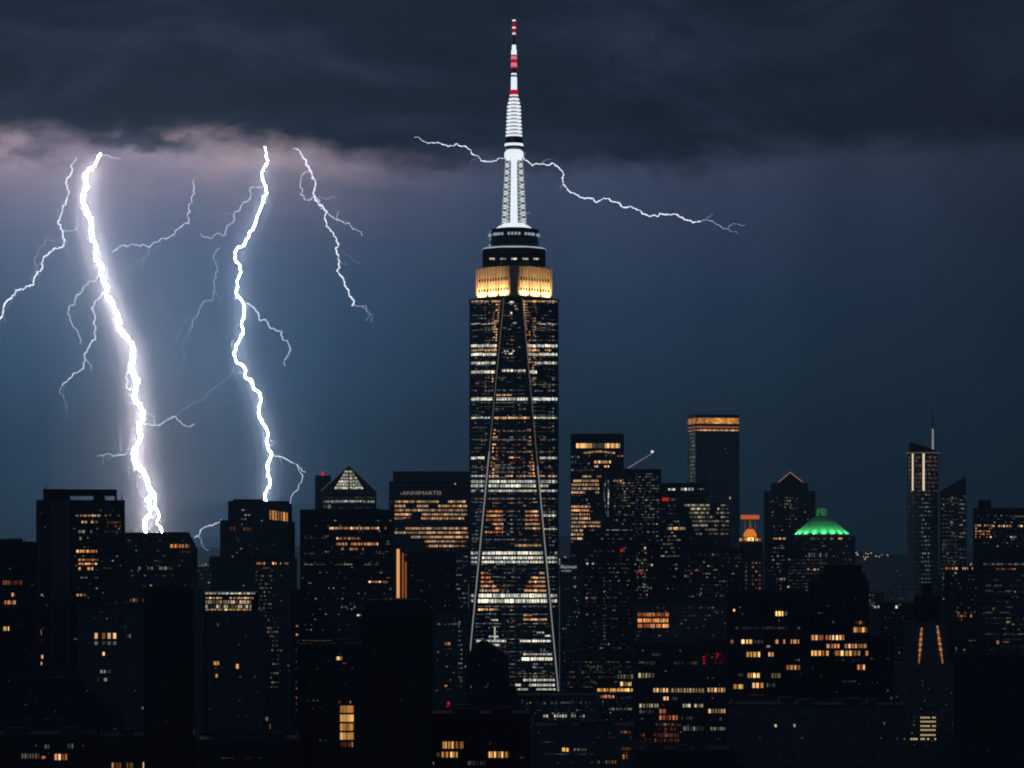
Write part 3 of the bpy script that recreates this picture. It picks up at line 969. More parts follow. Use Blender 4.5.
# small lights of the narrow top of the facet
for y, pr in ((302, 2), (306, 1), (309, 2), (313, 1), (323, 2), (351, 3), (353.6, 3)):
    for k in range(pr):
        x = tr.uniform(xl(y) + 3, xr(y) - 5); twin('c', x, x + tr.uniform(1.4, 3), y - .8, y + .8, 'white')
# orange dotted slopes beside the facet and hundreds of dim rooms
for y0 in range(0, 30):
    y = 304.5 + y0 * 2.75
    for k in range(7):
        fall = math.exp(-k / 3.2) * (1 - y0 / 36)
        if tr.random() < fall * 1.1: twin('l', xl(y) - 4 - k * 2.3, xl(y) - 2.5 - k * 2.3, y - .7, y + .7, 'orange_dim' if k > 1 else 'orange')
        if tr.random() < fall * 1.1: twin('r', xr(y) + 2.5 + k * 2.3, xr(y) + 4 + k * 2.3, y - .7, y + .7, 'orange_dim' if k > 1 else 'orange')
for i in range(14):
    y = 430 + i * 3.6
    for k in range(6):
        if i < 5 and k > 1: continue
        if tr.random() < .5: twin('c', xl(y) + 2.5 + k * 2.2, xl(y) + 4.2 + k * 2.2, y - .8, y + .8, 'orange_dim' if k > 1 else 'orange')
        if tr.random() < .55: twin('c', xr(y) - 4.2 - k * 2.2, xr(y) - 2.5 - k * 2.2, y - .8, y + .8, 'orange' if k < 3 else 'orange_dim')
for i in range(420):
    y = 304 + 3.6 * tr.randint(0, 106)
    f_ = tr.choice('lcr') if y < 560 else 'c'
    a, c = (472, xl(y) - 3) if f_ == 'l' else (xl(y) + 2, xr(y) - 4) if f_ == 'c' else (xr(y) + 2, 555)
    if c - a < 3: continue
    x = tr.uniform(a, c - 2); twin(f_, x, min(c, x + tr.uniform(1, 4)), y - .6, y + .6, tr.choice(['faint', 'white_dim', 'faint', 'white_dim', 'warm_dim']))
for i in range(94):
    y = 303 + i * 4.15
    trow(y, .75, 'faint' if i % 3 else 'white_dim', 'lcr' if y < 610 else 'c', .42 if y < 560 else .6, (3, 10))
tw.sort(key=lambda w: -w[0])
rest = MB(TO); rml = []
for i, (ar, a, c, d, e, n, mat) in enumerate(tw):
    keep = i < 100
    tgt = MB(TO) if keep else rest
    mi = 0
    if not keep:
        if mat not in rml: rml.append(mat)
        mi = rml.index(mat)
    o_ = n * .12; L = (c - a).length; H = (e - a).length; u0 = 0 if keep else a.x * 1.37 + 900
    tgt.face([a + o_, c + o_, d + o_, e + o_], [(u0, .05), (u0 + L, .05), (u0 + L, min(H, 1)), (u0, min(H, 1))], mi)
    for p, r in ((a, c), (c, d), (d, e), (e, a)):
        tgt.face([p, r, r + o_, p + o_], [(u0, .05), (u0 + .2, .05), (u0 + .2, .1), (u0, .1)], mi)
    if keep: tgt.obj('window', M[mat], T)
rest.obj('window', [M[k] for k in rml], T, kind='stuff')
# fine vertical mullion lines in the lower facet
for x in (504, 509.5, 515, 521.6):
    b = MB(TO); b.box(PX(x, TD) - .18, PX(x, TD) + .18, TYC - HWD - .3, TYC - HWD + .02, PZ(694, TD), PZ(598, TD)); b.obj('mullion', M['mull'], T)

def octo(w, c, cx=TX, cy=TYC):
    return [(cx - c, cy - w), (cx + c, cy - w), (cx + w, cy - c), (cx + w, cy + c), (cx + c, cy + w), (cx - c, cy + w), (cx - w, cy + c), (cx - w, cy - c)]
# amber crown: pale stone drum washed by floodlights that stand on the ledge
zc0, zc1 = zT, PZ(265, TD)
b = MB(TO); b.prism(octo(22.4, 2.4), zc0 + .003, zc1); cr = b.obj('crown', M['pale'], T)
b = MB(TO); b.prism(octo(27.3, 5.6), zT + .003, zT + 1.0, True); b.obj('ledge', M['steel'], T)
pl_ = octo(22.4, 2.4)
b = MB(TO)
for i in (1, 3, 5, 7):
    a, c = Vector(pl_[i]), Vector(pl_[(i + 1) % 8])
    nn = Vector((c.y - a.y, a.x - c.x)).normalized()
    for k in range(12):
        b = MB(TO)
        m_ = a.lerp(c, (k + .5) / 12); t_ = (c - a).normalized()
        q4 = [m_ - t_ * .28 + nn * -.1, m_ - t_ * .28 + nn * .42, m_ + t_ * .28 + nn * .42, m_ + t_ * .28 + nn * -.1]
        b.prism([(v.x, v.y) for v in q4], zc0 + 1.1, zc1 - .3)
        b.obj('pilaster', M['pale'], cr)
b = MB(TO)
for i in (1, 3, 5, 7):
    a, c = Vector(pl_[i]), Vector(pl_[(i + 1) % 8]); nn = Vector((c.y - a.y, a.x - c.x)).normalized(); t_ = (c - a).normalized()
    for zz in (zc0 + (zc1 - zc0) * .30, zc0 + (zc1 - zc0) * .62):
        for k in range(12):
            m_ = a.lerp(c, (k + 1) / 12 - 1e-4) if k < 11 else None
            if m_ is None: continue
            q4 = [m_ - t_ * .8, m_ - t_ * .8 + nn * .06, m_ + t_ * .8 + nn * .06, m_ + t_ * .8]
            b = MB(TO); b.prism([(v.x, v.y) for v in q4], zz - .9, zz + .9); b.obj('window', M['black'], cr)
b = MB(TO)
for i in (0, 2, 4, 6):
    a, c = Vector(pl_[i]), Vector(pl_[(i + 1) % 8]); nn = Vector((c.y - a.y, a.x - c.x)).normalized()
    q4 = [a + nn * -.1, a + nn * .55, c + nn * .55, c + nn * -.1]
    b = MB(TO); b.prism([(v.x, v.y) for v in q4], zc0 + 1.05, zc1 + .2); b.obj('corner_pier', M['stone_lit'], cr)
def area(name, loc, tgt, sx, sy, power, col, parent, o):
    l = bpy.data.lights.new(name, 'AREA'); l.shape = 'RECTANGLE'; l.size = sx; l.size_y = sy; l.energy = power; l.color = col
    l.spread = math.radians(100)
    ob = bpy.data.objects.new(name, l); COL.objects.link(ob); ob.parent = parent
    ob.location = Vector(loc) - o
    d = Vector(tgt) - Vector(loc)
    ob.rotation_euler = d.to_track_quat('-Z', 'Y').to_euler()
    return ob
for i in (7, 1):
    a, c = Vector(pl_[i]), Vector(pl_[(i + 1) % 8]); nn = Vector((c.y - a.y, a.x - c.x)).normalized()
    for k in range(3):
        m_ = a.lerp(c, (k + .5) / 3)
        area('floodlight', (m_.x + nn.x * 1.7, m_.y + nn.y * 1.7, zT + 1.4), (m_.x, m_.y, zT + 9), 6.5, .5, CROWN_W, (1.0, .56, .22), T, TO)
# drums above the crown
z1 = PZ(246, TD)
b = MB(TO); b.prism(octo(19.0, 9.0), zc1 + .003, z1); b.obj('upper_drum', M['dark_glass'], T)
b = MB(TO)
for k in range(5):
    x = TX + (-15 + k * 6.6); b = MB(TO); b.box(x, x + 3.6, TYC - 19.2, TYC - 19.0, PZ(258.4, TD), PZ(256.6, TD)); b.obj('window', M['white'], T)
b = MB(TO); b.lathe(TX, TYC, [(19.3, z1 + .003), (19.6, z1 + .5), (19.0, z1 + 1.0), (15.5, z1 + 1.1)], 32); b.obj('lit_ring', M['ring'], T)
z2 = PZ(229, TYC)
b = MB(TO); b.lathe(TX, TYC, [(15.2, z1 + 1.1), (15.2, z1 + 4), (14.6, z1 + 4.3), (14.8, z2 - 2), (15.3, z2 - .8), (11, z2)], 32); b.obj('lantern_drum', M['dark_glass'], T)
b = MB(TO)
for k in range(22):
    t_ = math.radians(185 + 170 * k / 21); x, y = TX + 15 * math.cos(t_), TYC + 15 * math.sin(t_)
    if k % 5 != 3:
        b = MB(TO); b.box(x - .7, x + .7, y - .35, y + .35, PZ(237.2, TYC), PZ(234.6, TYC)); b.obj('window', M['soft_glow'], T)
b = MB(TO); b.lathe(TX, TYC, [(11, z2), (10.6, z2 + .6), (8.2, z2 + 2.2), (6.5, z2 + 3.2)], 28); b.obj('lit_dome', M['white_glow'], T)
# lattice mast; floodlight on core, legs and lattice is put into emission
z3, z4 = PZ(226, TYC), PZ(160, TYC)
b = MB(TO); b.lathe(TX, TYC, [(2.3, z3 - 1), (1.75, z4)], 12); b.obj('mast_core', M['white_glow'], T)
b = MB(TO)
legs = []
for sx in (-1, 1):
    for sy in (-1, 1):
        q0 = Vector((TX + sx * 7.4, TYC + sy * 7.4, z3 - 1)); q1 = Vector((TX + sx * 5.0, TYC + sy * 5.0, z4 + 1))
        b.bar(q0, q1, .30, 5); legs.append((q0, q1))
b.obj('mast_leg', M['soft_glow'], T)
b = MB(TO)
NL = 10
for (i, j) in ((0, 2), (0, 1), (2, 3), (1, 3)):
    for k in range(NL):
        a0 = legs[i][0].lerp(legs[i][1], k / NL); a1 = legs[i][0].lerp(legs[i][1], (k + 1) / NL)
        c0 = legs[j][0].lerp(legs[j][1], k / NL); c1 = legs[j][0].lerp(legs[j][1], (k + 1) / NL)
        ax = Vector((TX, TYC, 0))
        for (s0, s1) in ((a0, c1), (c0, a1)):
            b.bar(s0, s0.lerp(s1, .30), .15, 3); b.bar(s1, s1.lerp(s0, .30), .15, 3)
        b.bar(a0, a0.lerp(c0, .24), .13, 3); b.bar(c0, c0.lerp(a0, .24), .13, 3)
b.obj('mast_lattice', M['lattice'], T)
strip('mast_core_fin', Vector((TX - 3.6, TYC - 2.6, z3 - 1)), Vector((TX - 2.6, TYC - 2, z4)), .28, 'steel')
strip('mast_core_fin', Vector((TX + 3.6, TYC - 2.6, z3 - 1)), Vector((TX + 2.6, TYC - 2, z4)), .28, 'steel')
strip('bracket', Vector((TX + 6.8, TYC - 6.8, PZ(215, TYC))), Vector((TX + 10, TYC - 6.8, PZ(214, TYC))), .2, 'soft_glow')
z5 = PZ(150, TYC)
b = MB(TO); b.lathe(TX, TYC, [(5.2, z4), (5.8, z4 + .8), (5.8, z5 - 1.6), (5.0, z5 - .6), (4.4, z5)], 20); b.obj('collar', M['white_glow'], T)
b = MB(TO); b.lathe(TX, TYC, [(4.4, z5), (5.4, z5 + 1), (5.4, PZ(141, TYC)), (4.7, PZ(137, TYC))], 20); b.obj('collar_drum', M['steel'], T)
b = MB(TO); b.lathe(TX, TYC, [(5.4, PZ(146.5, TYC)), (5.7, PZ(145.8, TYC)), (5.7, PZ(144.4, TYC)), (5.4, PZ(143.8, TYC))], 20); b.obj('lit_ring', M['white_glow'], T)
# ringed cone and antenna bands, their floodlight painted in as emission
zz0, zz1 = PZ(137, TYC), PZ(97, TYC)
b = MB(TO); b.lathe(TX, TYC, [(3.0, zz0), (1.7, zz1)], 12); b.obj('antenna_core', M['grey_glow'], T)
for k in range(12):
    t_ = k / 11; z = zz0 + (zz1 - zz0) * t_ + .2
    r_ = 5.0 - 1.2 * t_ - 1.6 * max(0, t_ - .75) * 4 * .75
    b = MB(TO); b.lathe(TX, TYC, [(r_ * .6, z), (r_, z + .15), (r_, z + 1.0), (r_ * .6, z + 1.15)], 16); b.obj('antenna_ring', M['white_glow'], T)
def seg(name, y0, y1, r, mat, n=10):
    bb = MB(TO); bb.lathe(TX, TYC, [(r, PZ(y0, TYC)), (r * .96, PZ(y1, TYC))], n); return bb.obj(name, M[mat], T)
seg('antenna_band', 97, 90.2, 2.5, 'red_glow'); seg('antenna_band', 90.2, 77, 1.9, 'white_glow'); seg('antenna_band', 77, 75.2, 1.6, 'steel')
seg('antenna_band', 75.2, 73.4, 1.7, 'white_glow'); seg('antenna_band', 73.4, 68.2, 1.0, 'steel'); seg('antenna_band', 68.2, 55, 1.75, 'red_glow')
seg('antenna_band', 67, 63, 1.9, 'rose_glow'); seg('antenna_band', 59.5, 56.5, 1.85, 'rose_glow')
seg('antenna_band', 54.8, 50, 1.7, 'white_glow'); seg('antenna_band', 50, 45, 1.3, 'white_glow'); seg('antenna_band', 45, 36, .6, 'steel'); seg('antenna_band', 35.5, 19.5, .95, 'red_glow_tip')
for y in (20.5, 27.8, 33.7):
    b = MB(TO); b.lathe(TX, TYC, [(.3, PZ(y + 1, TYC)), (1.05, PZ(y + .7, TYC)), (1.05, PZ(y - .7, TYC)), (.3, PZ(y - 1, TYC))], 8); b.obj('beacon', M['white_glow'], T)


def text_sign(B_, txt, x0, x1, y, h, mat, face_off=.5, name='sign'):
    D = B_.D; o = B_.c; parent = B_.root
    cu = bpy.data.curves.new('sign_text', 'FONT'); cu.body = txt; cu.size = 1; cu.extrude = .02
    tmp = bpy.data.objects.new('tmp_text', cu); COL.objects.link(tmp)
    dg = bpy.context.evaluated_depsgraph_get(); me = bpy.data.meshes.new_from_object(tmp.evaluated_get(dg))
    bpy.data.objects.remove(tmp)
    xs = [v.co.x for v in me.vertices]; ys = [v.co.y for v in me.vertices]
    x_lo, x_hi, y_lo, y_hi = min(xs), max(xs), min(ys), max(ys); sz = h * D / F / (y_hi - y_lo)
    for v in me.vertices:
        x_, y_, z_ = v.co
        w_ = B_.at(x0 + (x_ - x_lo) / (x_hi - x_lo) * (x1 - x0), -face_off - z_ * 8)
        w_.z = PZ(y + h / 2, D) + (y_ - y_lo) * sz
        v.co = w_ - o
    return link(name, me, M[mat], parent)


# ------------------------------------------------------------------ left part of the city
R = ('faint', 'white_dim', 'faint', 'faint', 'warm_dim', 'faint', 'orange_dim')
B = Bld('office_tower', 'dark tower with a flat canopy roof floating over gaps, left of the thickest bolt', 1450, 36, 125, 500, 'dark_glass', seed=1, depth=34)
B.block('penthouse', 43, 70, 489, 500.1, 'black', 3, 24); B.block('penthouse', 93.5, 105, 495.4, 500.1, 'black', 3, 24)
B.block('canopy_roof', 43, 117, 489.3, 495.3, 'black', 2, 26)
B.block('canopy_column', 114.6, 117, 495.4, 500.1, 'pier', 3.2, 2)
B.block('corner_pier', 50, 70, 499.8, 700, 'pier', -2.0, 2.0); B.block('corner_pier', 36.2, 41, 500, 700, 'concrete', -.8, .8)
B.mast(122, 494); B.mast(46, 484, 489)
B.row(75, 102, 515.6, 1.9, 'warm', .85, (2, 5)); B.row(104, 121, 515.6, 1.6, 'warm_dim', .6, (2, 4)); B.row(78, 102, 522, 2.2, 'orange', .55, (2, 4)); B.row(104, 121, 522.5, 2, 'orange_dim', .6, (1.5, 3)); B.row(106, 121, 526, 1.6, 'orange_dim', .6, (1.5, 3))
B.row(78, 92, 531.6, 2.6, 'warm_dim', .8, (2, 4)); B.win(79, 81.4, 537, 540, 'warm_dim'); B.row(104, 121, 531.5, 1.6, 'faint', .7, (2, 4))
B.row(76, 97, 551.2, 2.6, 'orange_hot', .9, (2, 6)); B.row(78, 98, 559.8, 1.8, 'orange', .9, (2, 5)); B.row(78, 98, 563.8, 1.8, 'orange', .9, (2, 6)); B.row(78, 93, 568.6, 2.6, 'orange_hot', .85, (2, 5)); B.row(80, 98, 577.6, 1.3, 'warm_dim', .8, (2, 5)); B.row(76, 87, 595, 2.2, 'warm', .8, (2, 4)); B.row(100, 112, 568, 1.2, 'faint', .6)
B.scatter(46, 72, 123, 505, 640, R, pitch=4.6); B.scatter(8, 37, 49, 508, 640, R, pitch=4.6); B.win(40, 42.6, 594, 596, 'white_dim').win(37, 41.5, 630, 635, 'orange').win(37, 41.5, 641, 642.4, 'orange_dim').win(38, 43, 655, 658.6, 'orange').win(39.6, 42, 662, 664.8, 'warm')
B.done()
B = Bld('office_block', 'low dark block with two roof antennas and orange windows by the left edge', 1380, -24, 37, 543.5, 'black', seed=2)
B.block('penthouse', -24, 9, 549, 549.01 + 3, 'black') if False else None
B.mast(20, 535).mast if False else B.mast(20, 535); B.mast(25, 537); B.plant(3)
B.row(2, 22, 582.6, 4.2, 'orange_dim', .95, (2, 5)); B.row(4, 15, 594.6, 3.6, 'orange', .9, (2, 5)); B.row(4, 16, 602.4, 3.8, 'orange', .9, (2, 5)); B.row(3, 9, 628.6, 4, 'orange_hot', .95, (2, 4)); B.row(5, 13, 729.6, 4, 'orange', .95, (2, 4)); B.scatter(8, 0, 34, 560, 700, R, pitch=8)
B.cap().done()
B = Bld('office_block', 'dark block whose roof is struck by the thickest lightning bolt', 1745, 125, 190, 534.5, 'dark_glass', seed=3, depth=46)
B.extr('sloped_wing', [(190.05, 640), (197.5, 640), (197.5, 549), (190.05, 534.5)], 'dark_glass', .2, 40)
B.block('penthouse', 163, 187, 532, 534.51, 'black', 8, 12); B.mast(131, 529)
B.row(170, 189.5, 546, 3.4, 'orange', .97, (1.5, 4)); B.row(181, 189, 552, 1.6, 'orange_dim', .8, (1.5, 3)); B.row(138, 172, 568.2, 3.0, 'warm_dim', .9, (2, 5)); B.row(134, 162, 561, 1.4, 'faint', .5); B.win(149.5, 152, 585, 589, 'orange_hot'); B.row(115+12, 148, 600, 3, 'orange_dim', .5, (1.5, 3)); B.row(139, 150, 600.6, 2.6, 'warm_dim', .7, (1.5, 3)); B.win(143, 146, 617, 620.6, 'warm').win(148.6, 150.4, 617, 619.6, 'warm_dim')
B.scatter(34, 127, 188, 540, 640, R, pitch=5); B.cap(1.2).done()
B = Bld('apartment_block', 'plain dark slab front with a few warm windows, below the canopy roofed tower', 1200, 78, 147, 609, 'concrete', seed=4)
for i, x in enumerate((94, 101.5, 107, 112.5)): B.win(x, x + 3.6, 633, 638.6, 'warm' if i != 1 else 'orange'); B.win(x, x + 3.6, 641.4, 644.8, 'warm_dim')
B.row(126, 132, 636, 3.6, 'warm_dim', .8, (1.5, 3)); B.win(102, 104.6, 652, 655.6, 'warm'); B.row(94, 110, 671.6, 3, 'warm_dim', .5, (2, 3)); B.row(93, 110, 679.6, 3.2, 'warm_dim', .7, (2, 4)); B.row(126, 133, 681, 3.4, 'warm_dim', .6, (2, 3)); B.win(141.4, 143.4, 707, 709.4, 'warm'); B.win(113, 116, 728, 730, 'warm_dim')
B.row(78+15, 104, 598+14, 1.4, 'faint', .4); B.scatter(18, 80, 145, 618, 720, ('faint',), pitch=8); B.cap().plant(3).done()
B = Bld('apartment_block', 'nearly black windowless tower standing left of the block with a lit white crown', 1000, 144, 193, 590, 'black', seed=5); B.plant(2); B.scatter(5, 150, 190, 640, 740, ('faint',), pitch=10); B.cap().done()
B = Bld('office_tower', 'narrow tower topped by a brightly lit pale roof storey, in front of the stepped tower', 1100, 193, 263, 611, 'concrete', seed=6)
B.block('corner_pier', 193, 204, 588, 768, 'pier', -1.2, 1.2)
B.block('roof_storey', 204, 258, 592, 611.01, 'black', .4, 18)
B.row(204.5, 255, 593.4, 1.5, 'white', 1, (10, 16))
for y, m_ in ((598, 'warm'), (602, 'crownlit'), (606.5, 'crownlit'), (609.6, 'warm')):
    B.row(205, 254 - (3 if y > 600 else 0), y, 3.2 if m_ == 'crownlit' else 1.6, m_, .9, (2, 7))
B.win(213, 219, 661.4, 665, 'orange_hot').win(215, 217.6, 674, 677.4, 'warm').win(235.4, 238.6, 664, 668.6, 'orange').win(214.8, 216, 667, 668.6, 'orange_dim').win(216.4, 218.6, 623, 626, 'warm_dim').win(222, 225, 745, 747.6, 'orange_dim')
B.scatter(14, 206, 260, 620, 740, ('faint',), pitch=8).done()
B = Bld('office_tower', 'stepped dark tower with seven amber slit windows under its roof, struck by the second bolt', 1600, 228, 289, 501, 'stone', seed=7, depth=36)
B.block('shoulder', 220, 228 - .02, 520, 768, 'stone', 3, 30); B.block('shoulder', 289.02, 295, 521.6, 768, 'stone', 4, 28)
B.block('roof_slab', 233, 262, 499.2, 501.01, 'black', 6, 22)
B.extr('bay', [(289.05, 560), (292, 560), (292, 505), (289.05, 502.6)], 'stone', 3, 24)
for i in range(7): B.win(269.6 + i * 2.75, 271.2 + i * 2.75, 510 + i * .45, 519.5 + i * .3, 'slit', name='slit_window')
for y in (510, 515, 519): B.row(241, 252, y, 1.4, 'white_dim', .7, (2, 4))
B.row(229, 236, 528.4, 3.6, 'orange_dim', .9, (1.5, 3)); B.row(243, 251, 529, 3.4, 'orange_dim', .9, (2, 4)); B.win(236.4, 238.2, 538, 541.6, 'warm_dim')
B.row(254, 288, 562, 1.8, 'orange', .8, (1, 3)); B.rows(254, 278, 566, 632, 4.2, 1.3, 'warm_dim', .38, (1, 1.6)); B.rows(254, 288, 566, 620, 8.4, 1.4, 'orange_dim', .2, (1, 1.8))
B.scatter(20, 230, 286, 508, 640, R, pitch=4); B.done()
B = Bld('office_block', 'wide dark shoulder block under the stepped tower, freckled with tiny lights', 1560, 211, 297, 560, 'concrete', seed=8, depth=30)
B.rows(270, 279, 618, 690, 4.6, 1.5, 'warm_dim', .55, (1, 1.8)); B.rows(267, 272, 620, 640, 4, 2, 'warm_dim', .5, (1.5, 2.5)); B.row(256, 288, 563.4, 2.2, 'orange', .85, (1, 2.6)); B.rows(256, 272, 568, 616, 4, 1.3, 'warm_dim', .5, (1, 2)); B.win(265, 268.4, 717, 720.6, 'warm').win(269, 270.6, 724, 729, 'orange_dim')
B.scatter(22, 214, 294, 570, 700, R, pitch=5); B.cap().done()
B = Bld('apartment_block', 'small far block in the gap between the struck block and the stepped tower', 2200, 196, 223, 566, 'dark_glass', seed=9); B.block('penthouse', 209, 220, 556, 566.01, 'black'); B.scatter(16, 197, 222, 570, 600, R, pitch=4).done()
B = Bld('apartment_block', 'slender dark tower edged by a column of small lamps, right of the stepped tower', 1480, 291, 303, 590, 'black', seed=10)
for y in (626, 634.6, 649.6, 661.6, 668, 682, 688.4, 697.6, 704, 710): B.win(295.4, 298, y - .9, y + .9, 'orange_dim' if y != 634.6 else 'warm')
B.win(296.4, 298.4, 709, 711, 'warm').done()
B = Bld('office_block', 'wide flat topped dark office box in front of the glass pyramid roof', 1500, 300, 393.5, 512, 'dark_glass', seed=11)
B.row(329, 386, 528.2, 2.3, 'warm', .95, (3, 9)); B.row(336, 360, 538.4, 2.2, 'orange', .85, (2, 5)); B.row(336, 378, 544, 2.6, 'orange', .9, (2, 6)); B.row(336, 364, 549, 2.2, 'orange', .75, (2, 5)); B.row(352, 392, 544, 1.4, 'warm_dim', .6, (2, 5)); B.row(304, 326, 538, 1.4, 'faint', .7); B.row(304, 378, 564.4, 1.3, 'warm_dim', .7, (4, 10)); B.row(368, 388, 581.8, 1.7, 'orange', .85, (3, 6)); B.win(389, 391.4, 587.6, 590, 'warm_dim'); B.row(304, 392, 553.6, 1.2, 'faint', .6, (3, 8)); B.row(337, 356, 607, 2, 'white_dim', .6, (2, 4)); B.row(354, 366, 615.2, 1.8, 'white', .85, (1.5, 4)); B.win(368.4, 370.6, 605.6, 608, 'warm_dim')
B.row(302, 331, 641.8, 2.8, 'orange_hot', .95, (4, 9)); B.row(337, 347, 641.8, 2.8, 'orange_hot', .95, (3, 6)); B.scatter(70, 302, 392, 520, 632, R, pitch=5.2); B.cap(1.3).plant(4).done()
B = Bld('office_block', 'dark front block with a stack of five big orange windows near the bottom', 1130, 297, 362, 646, 'black', seed=12)
for i, y in enumerate((705.6, 714.6, 723.6, 732.6)): B.win(340, 346.4, y, y + 7, 'bigwin').win(347, 353.6, y, y + 7, 'bigwin')
B.win(340, 346, 742, 747, 'orange_dim').win(347, 353, 742, 747, 'orange_dim').win(336, 342, 656.6, 660, 'orange').win(342, 346, 662.6, 664, 'orange_dim').win(338, 341, 653, 654.6, 'orange_dim'); B.win(338, 340, 701, 703, 'orange_dim').win(349, 351, 701, 703, 'orange_dim').win(320, 322, 707, 709, 'faint')
B.scatter(14, 300, 360, 660, 740, ('faint',), pitch=8); B.cap().plant(2).done()

# glass pyramid roof
B = Bld('office_tower', 'tower with a glowing glass pyramid roof striped by white slats', 2100, 321, 376.5, 491, 'ribbon', seed=13, depth=42, body='wall')
Dp = 2100; apx = (B.c.x, B.c.y, PZ(465.4, Dp + 21))
b = MB(B.c); pln = [Vector((p[0], p[1], PZ(491, Dp) + .003)) for p in B.plan]
for i in range(4): b.face([pln[i], pln[(i + 1) % 4], apx])
b.face(list(reversed(pln))); pyro = b.obj('pyramid_roof', M['dark_glass'], B.root)
A3 = Vector(apx)
def pyr(px_, t):   # point on the front slope: t 0 eaves, 1 apex; px across
    c0 = pln[0].lerp(pln[1], px_); return c0.lerp(A3, t)
nrm = (pln[1] - pln[0]).cross(A3 - pln[0]).normalized(); nrm = nrm if nrm.y < 0 else -nrm
for k in range(6):
    t0 = .07 + k * .125; t1 = t0 + .088
    for (xa, xb) in ((.5 - .285, .488), (.512, .5 + .285)):
        if k == 0: pass
        b = MB(B.c); b.face([v + nrm * .25 for v in (pyr(xa, t0), pyr(xb, t0), pyr(xb, t1), pyr(xa, t1))]); b.obj('roof_light', M['pyrlit'], pyro)
for s_ in (0, 1):
    strip('roof_rib', pln[s_] + nrm * .2, A3 + nrm * .2, .42, 'edge_dim', pyro, B.c)
strip('roof_rib', pyr(.34, .2) + nrm * .3, pyr(.34, .8) + nrm * .3, .12, 'steel', pyro, B.c); strip('roof_rib', pyr(.66, .2) + nrm * .3, pyr(.66, .8) + nrm * .3, .12, 'steel', pyro, B.c)
B.row(323, 375, 501.6, 2.2, 'white_dim', .95, (4, 9)); B.row(336, 364, 501.2, 1.8, 'white', .95, (5, 9)); B.row(322, 375, 497.6, .9, 'faint', .8, (3, 7)); B.row(323, 336, 506.6, 3.4, 'warm_dim', .6, (2, 4)); B.row(340, 375, 508, 1.3, 'faint', .8); B.done()
B = Bld('apartment_block', 'slim dark block with a red beacon, tucked left of the glass pyramid', 2250, 315, 331, 475.5, 'black', seed=14, depth=25)
B.block('beacon', 321.4, 323.8, 472, 475.49, 'red_lamp', 3, 2); B.done()
B = Bld('office_tower', 'broad tower with a small lit sign above warm window rows, left of the tallest tower', 2000, 393, 472, 473.5, 'ribbon', seed=15, depth=44)
B.block('shoulder', 389, 393 - .02, 481.5, 620, 'ribbon', 2, 38)
text_sign(B, '‹ANNIMARTIII', 400.5, 441, 493.0, 3.7, 'sign_soft')
for i, y in enumerate((501.6, 506, 510.2, 514.4, 518.4)):
    B.row(394.5, 467, y, 2.1, 'warm' if i < 2 else 'warmorange', .95 if i < 4 else .7, (5, 12))
B.row(390, 392.6, 502, 1.6, 'warm_dim', 1)
B.row(394, 412, 517.8, 1.4, 'orange_dim', .7, (3, 6))
for i, y in enumerate((528.4, 532.6, 537, 541.4, 546)):
    B.row(394.5 + (0, 0, 16, 30, 34)[i], 468 if i < 3 else 455, y, 2.1, 'warmorange', .92, (5, 12)); 
    if i > 2: B.row(455, 468, y, 1.4, 'orange_dim', .7, (3, 6))
B.scatter(40, 395, 468, 520, 620, R, pitch=4.3); B.win(454, 456, 483, 484.6, 'orange_dim'); B.rows(450, 468, 552, 610, 4.6, 1.2, 'white_dim', .5, (3, 8)); B.cap(1.5).done()
B = Bld('office_block', 'dark block with glowing vertical light columns along its left edge', 1700, 407, 456, 553.4, 'black', seed=16)
B.block('shoulder', 396, 406.9, 560, 640, 'black', 3, 14)
for (xa, xb, y0, m_) in ((396.6, 399.6, 549, 'column_hot'), (402, 403.6, 553, 'column_mid'), (405, 406.5, 562, 'column_mid')):
    B.block('light_column', xa, xb, y0, 598, m_, -.8, 2.3)
B.scatter(12, 410, 452, 560, 610, ('faint',), pitch=5); B.cap().plant(2).done()
B = Bld('apartment_block', 'largest pitch black tower front left of the tallest tower, without lit windows', 950, 361, 433, 611, 'black', seed=17)
B.block('penthouse', 368, 420, 600, 611.01, 'black', 3, 14); B.plant(2); B.scatter(4, 370, 425, 640, 740, ('faint',), pitch=10); B.cap().done()
B = Bld('office_block', 'low grey block dotted with orange lamps between the black tower and the gabled house front', 1400, 433, 470, 612, 'concrete', seed=18)
B.row(437, 460, 624, 1.6, 'white_dim', .8, (2, 5)); B.win(444, 450.4, 642.4, 645, 'orange').win(436.6, 439, 651, 653, 'warm_dim').win(444, 447, 685, 686.6, 'orange').win(446, 451, 688.6, 690, 'orange_dim').win(447.6, 449.6, 702, 704.6, 'red_lamp').win(446, 451, 705.4, 707.4, 'red').rows(458, 462, 622, 690, 4.6, 1.4, 'white_dim', .6, (1.5, 2.5)).row(449, 462, 680, 2, 'orange_dim', .6, (2, 4)); B.scatter(18, 435, 468, 618, 700, R, pitch=6); B.cap().done()
B = Bld('gabled_tower', 'dark tower front with a peaked gable overlapping the foot of the tallest tower', 1350, 466, 509, 655, 'black', seed=19, depth=26)
B.extr('gable', [(468, 655), (507, 655), (497, 648), (487, 642), (481.5, 641), (474, 648)], 'black', 0, 22)
B.block('wing', 509.02, 516, 687, 768, 'black', 2, 20)
B.win(478, 479.4, 664, 666, 'warm_dim').win(470, 471.6, 686, 688, 'white_dim').win(481, 488, 686.6, 687.6, 'faint'); B.scatter(8, 468, 507, 660, 740, ('faint',), pitch=8).done()
B = Bld('office_block', 'low front block at the bottom centre with three groups of orange windows', 1000, 405, 530, 716, 'black', seed=20)
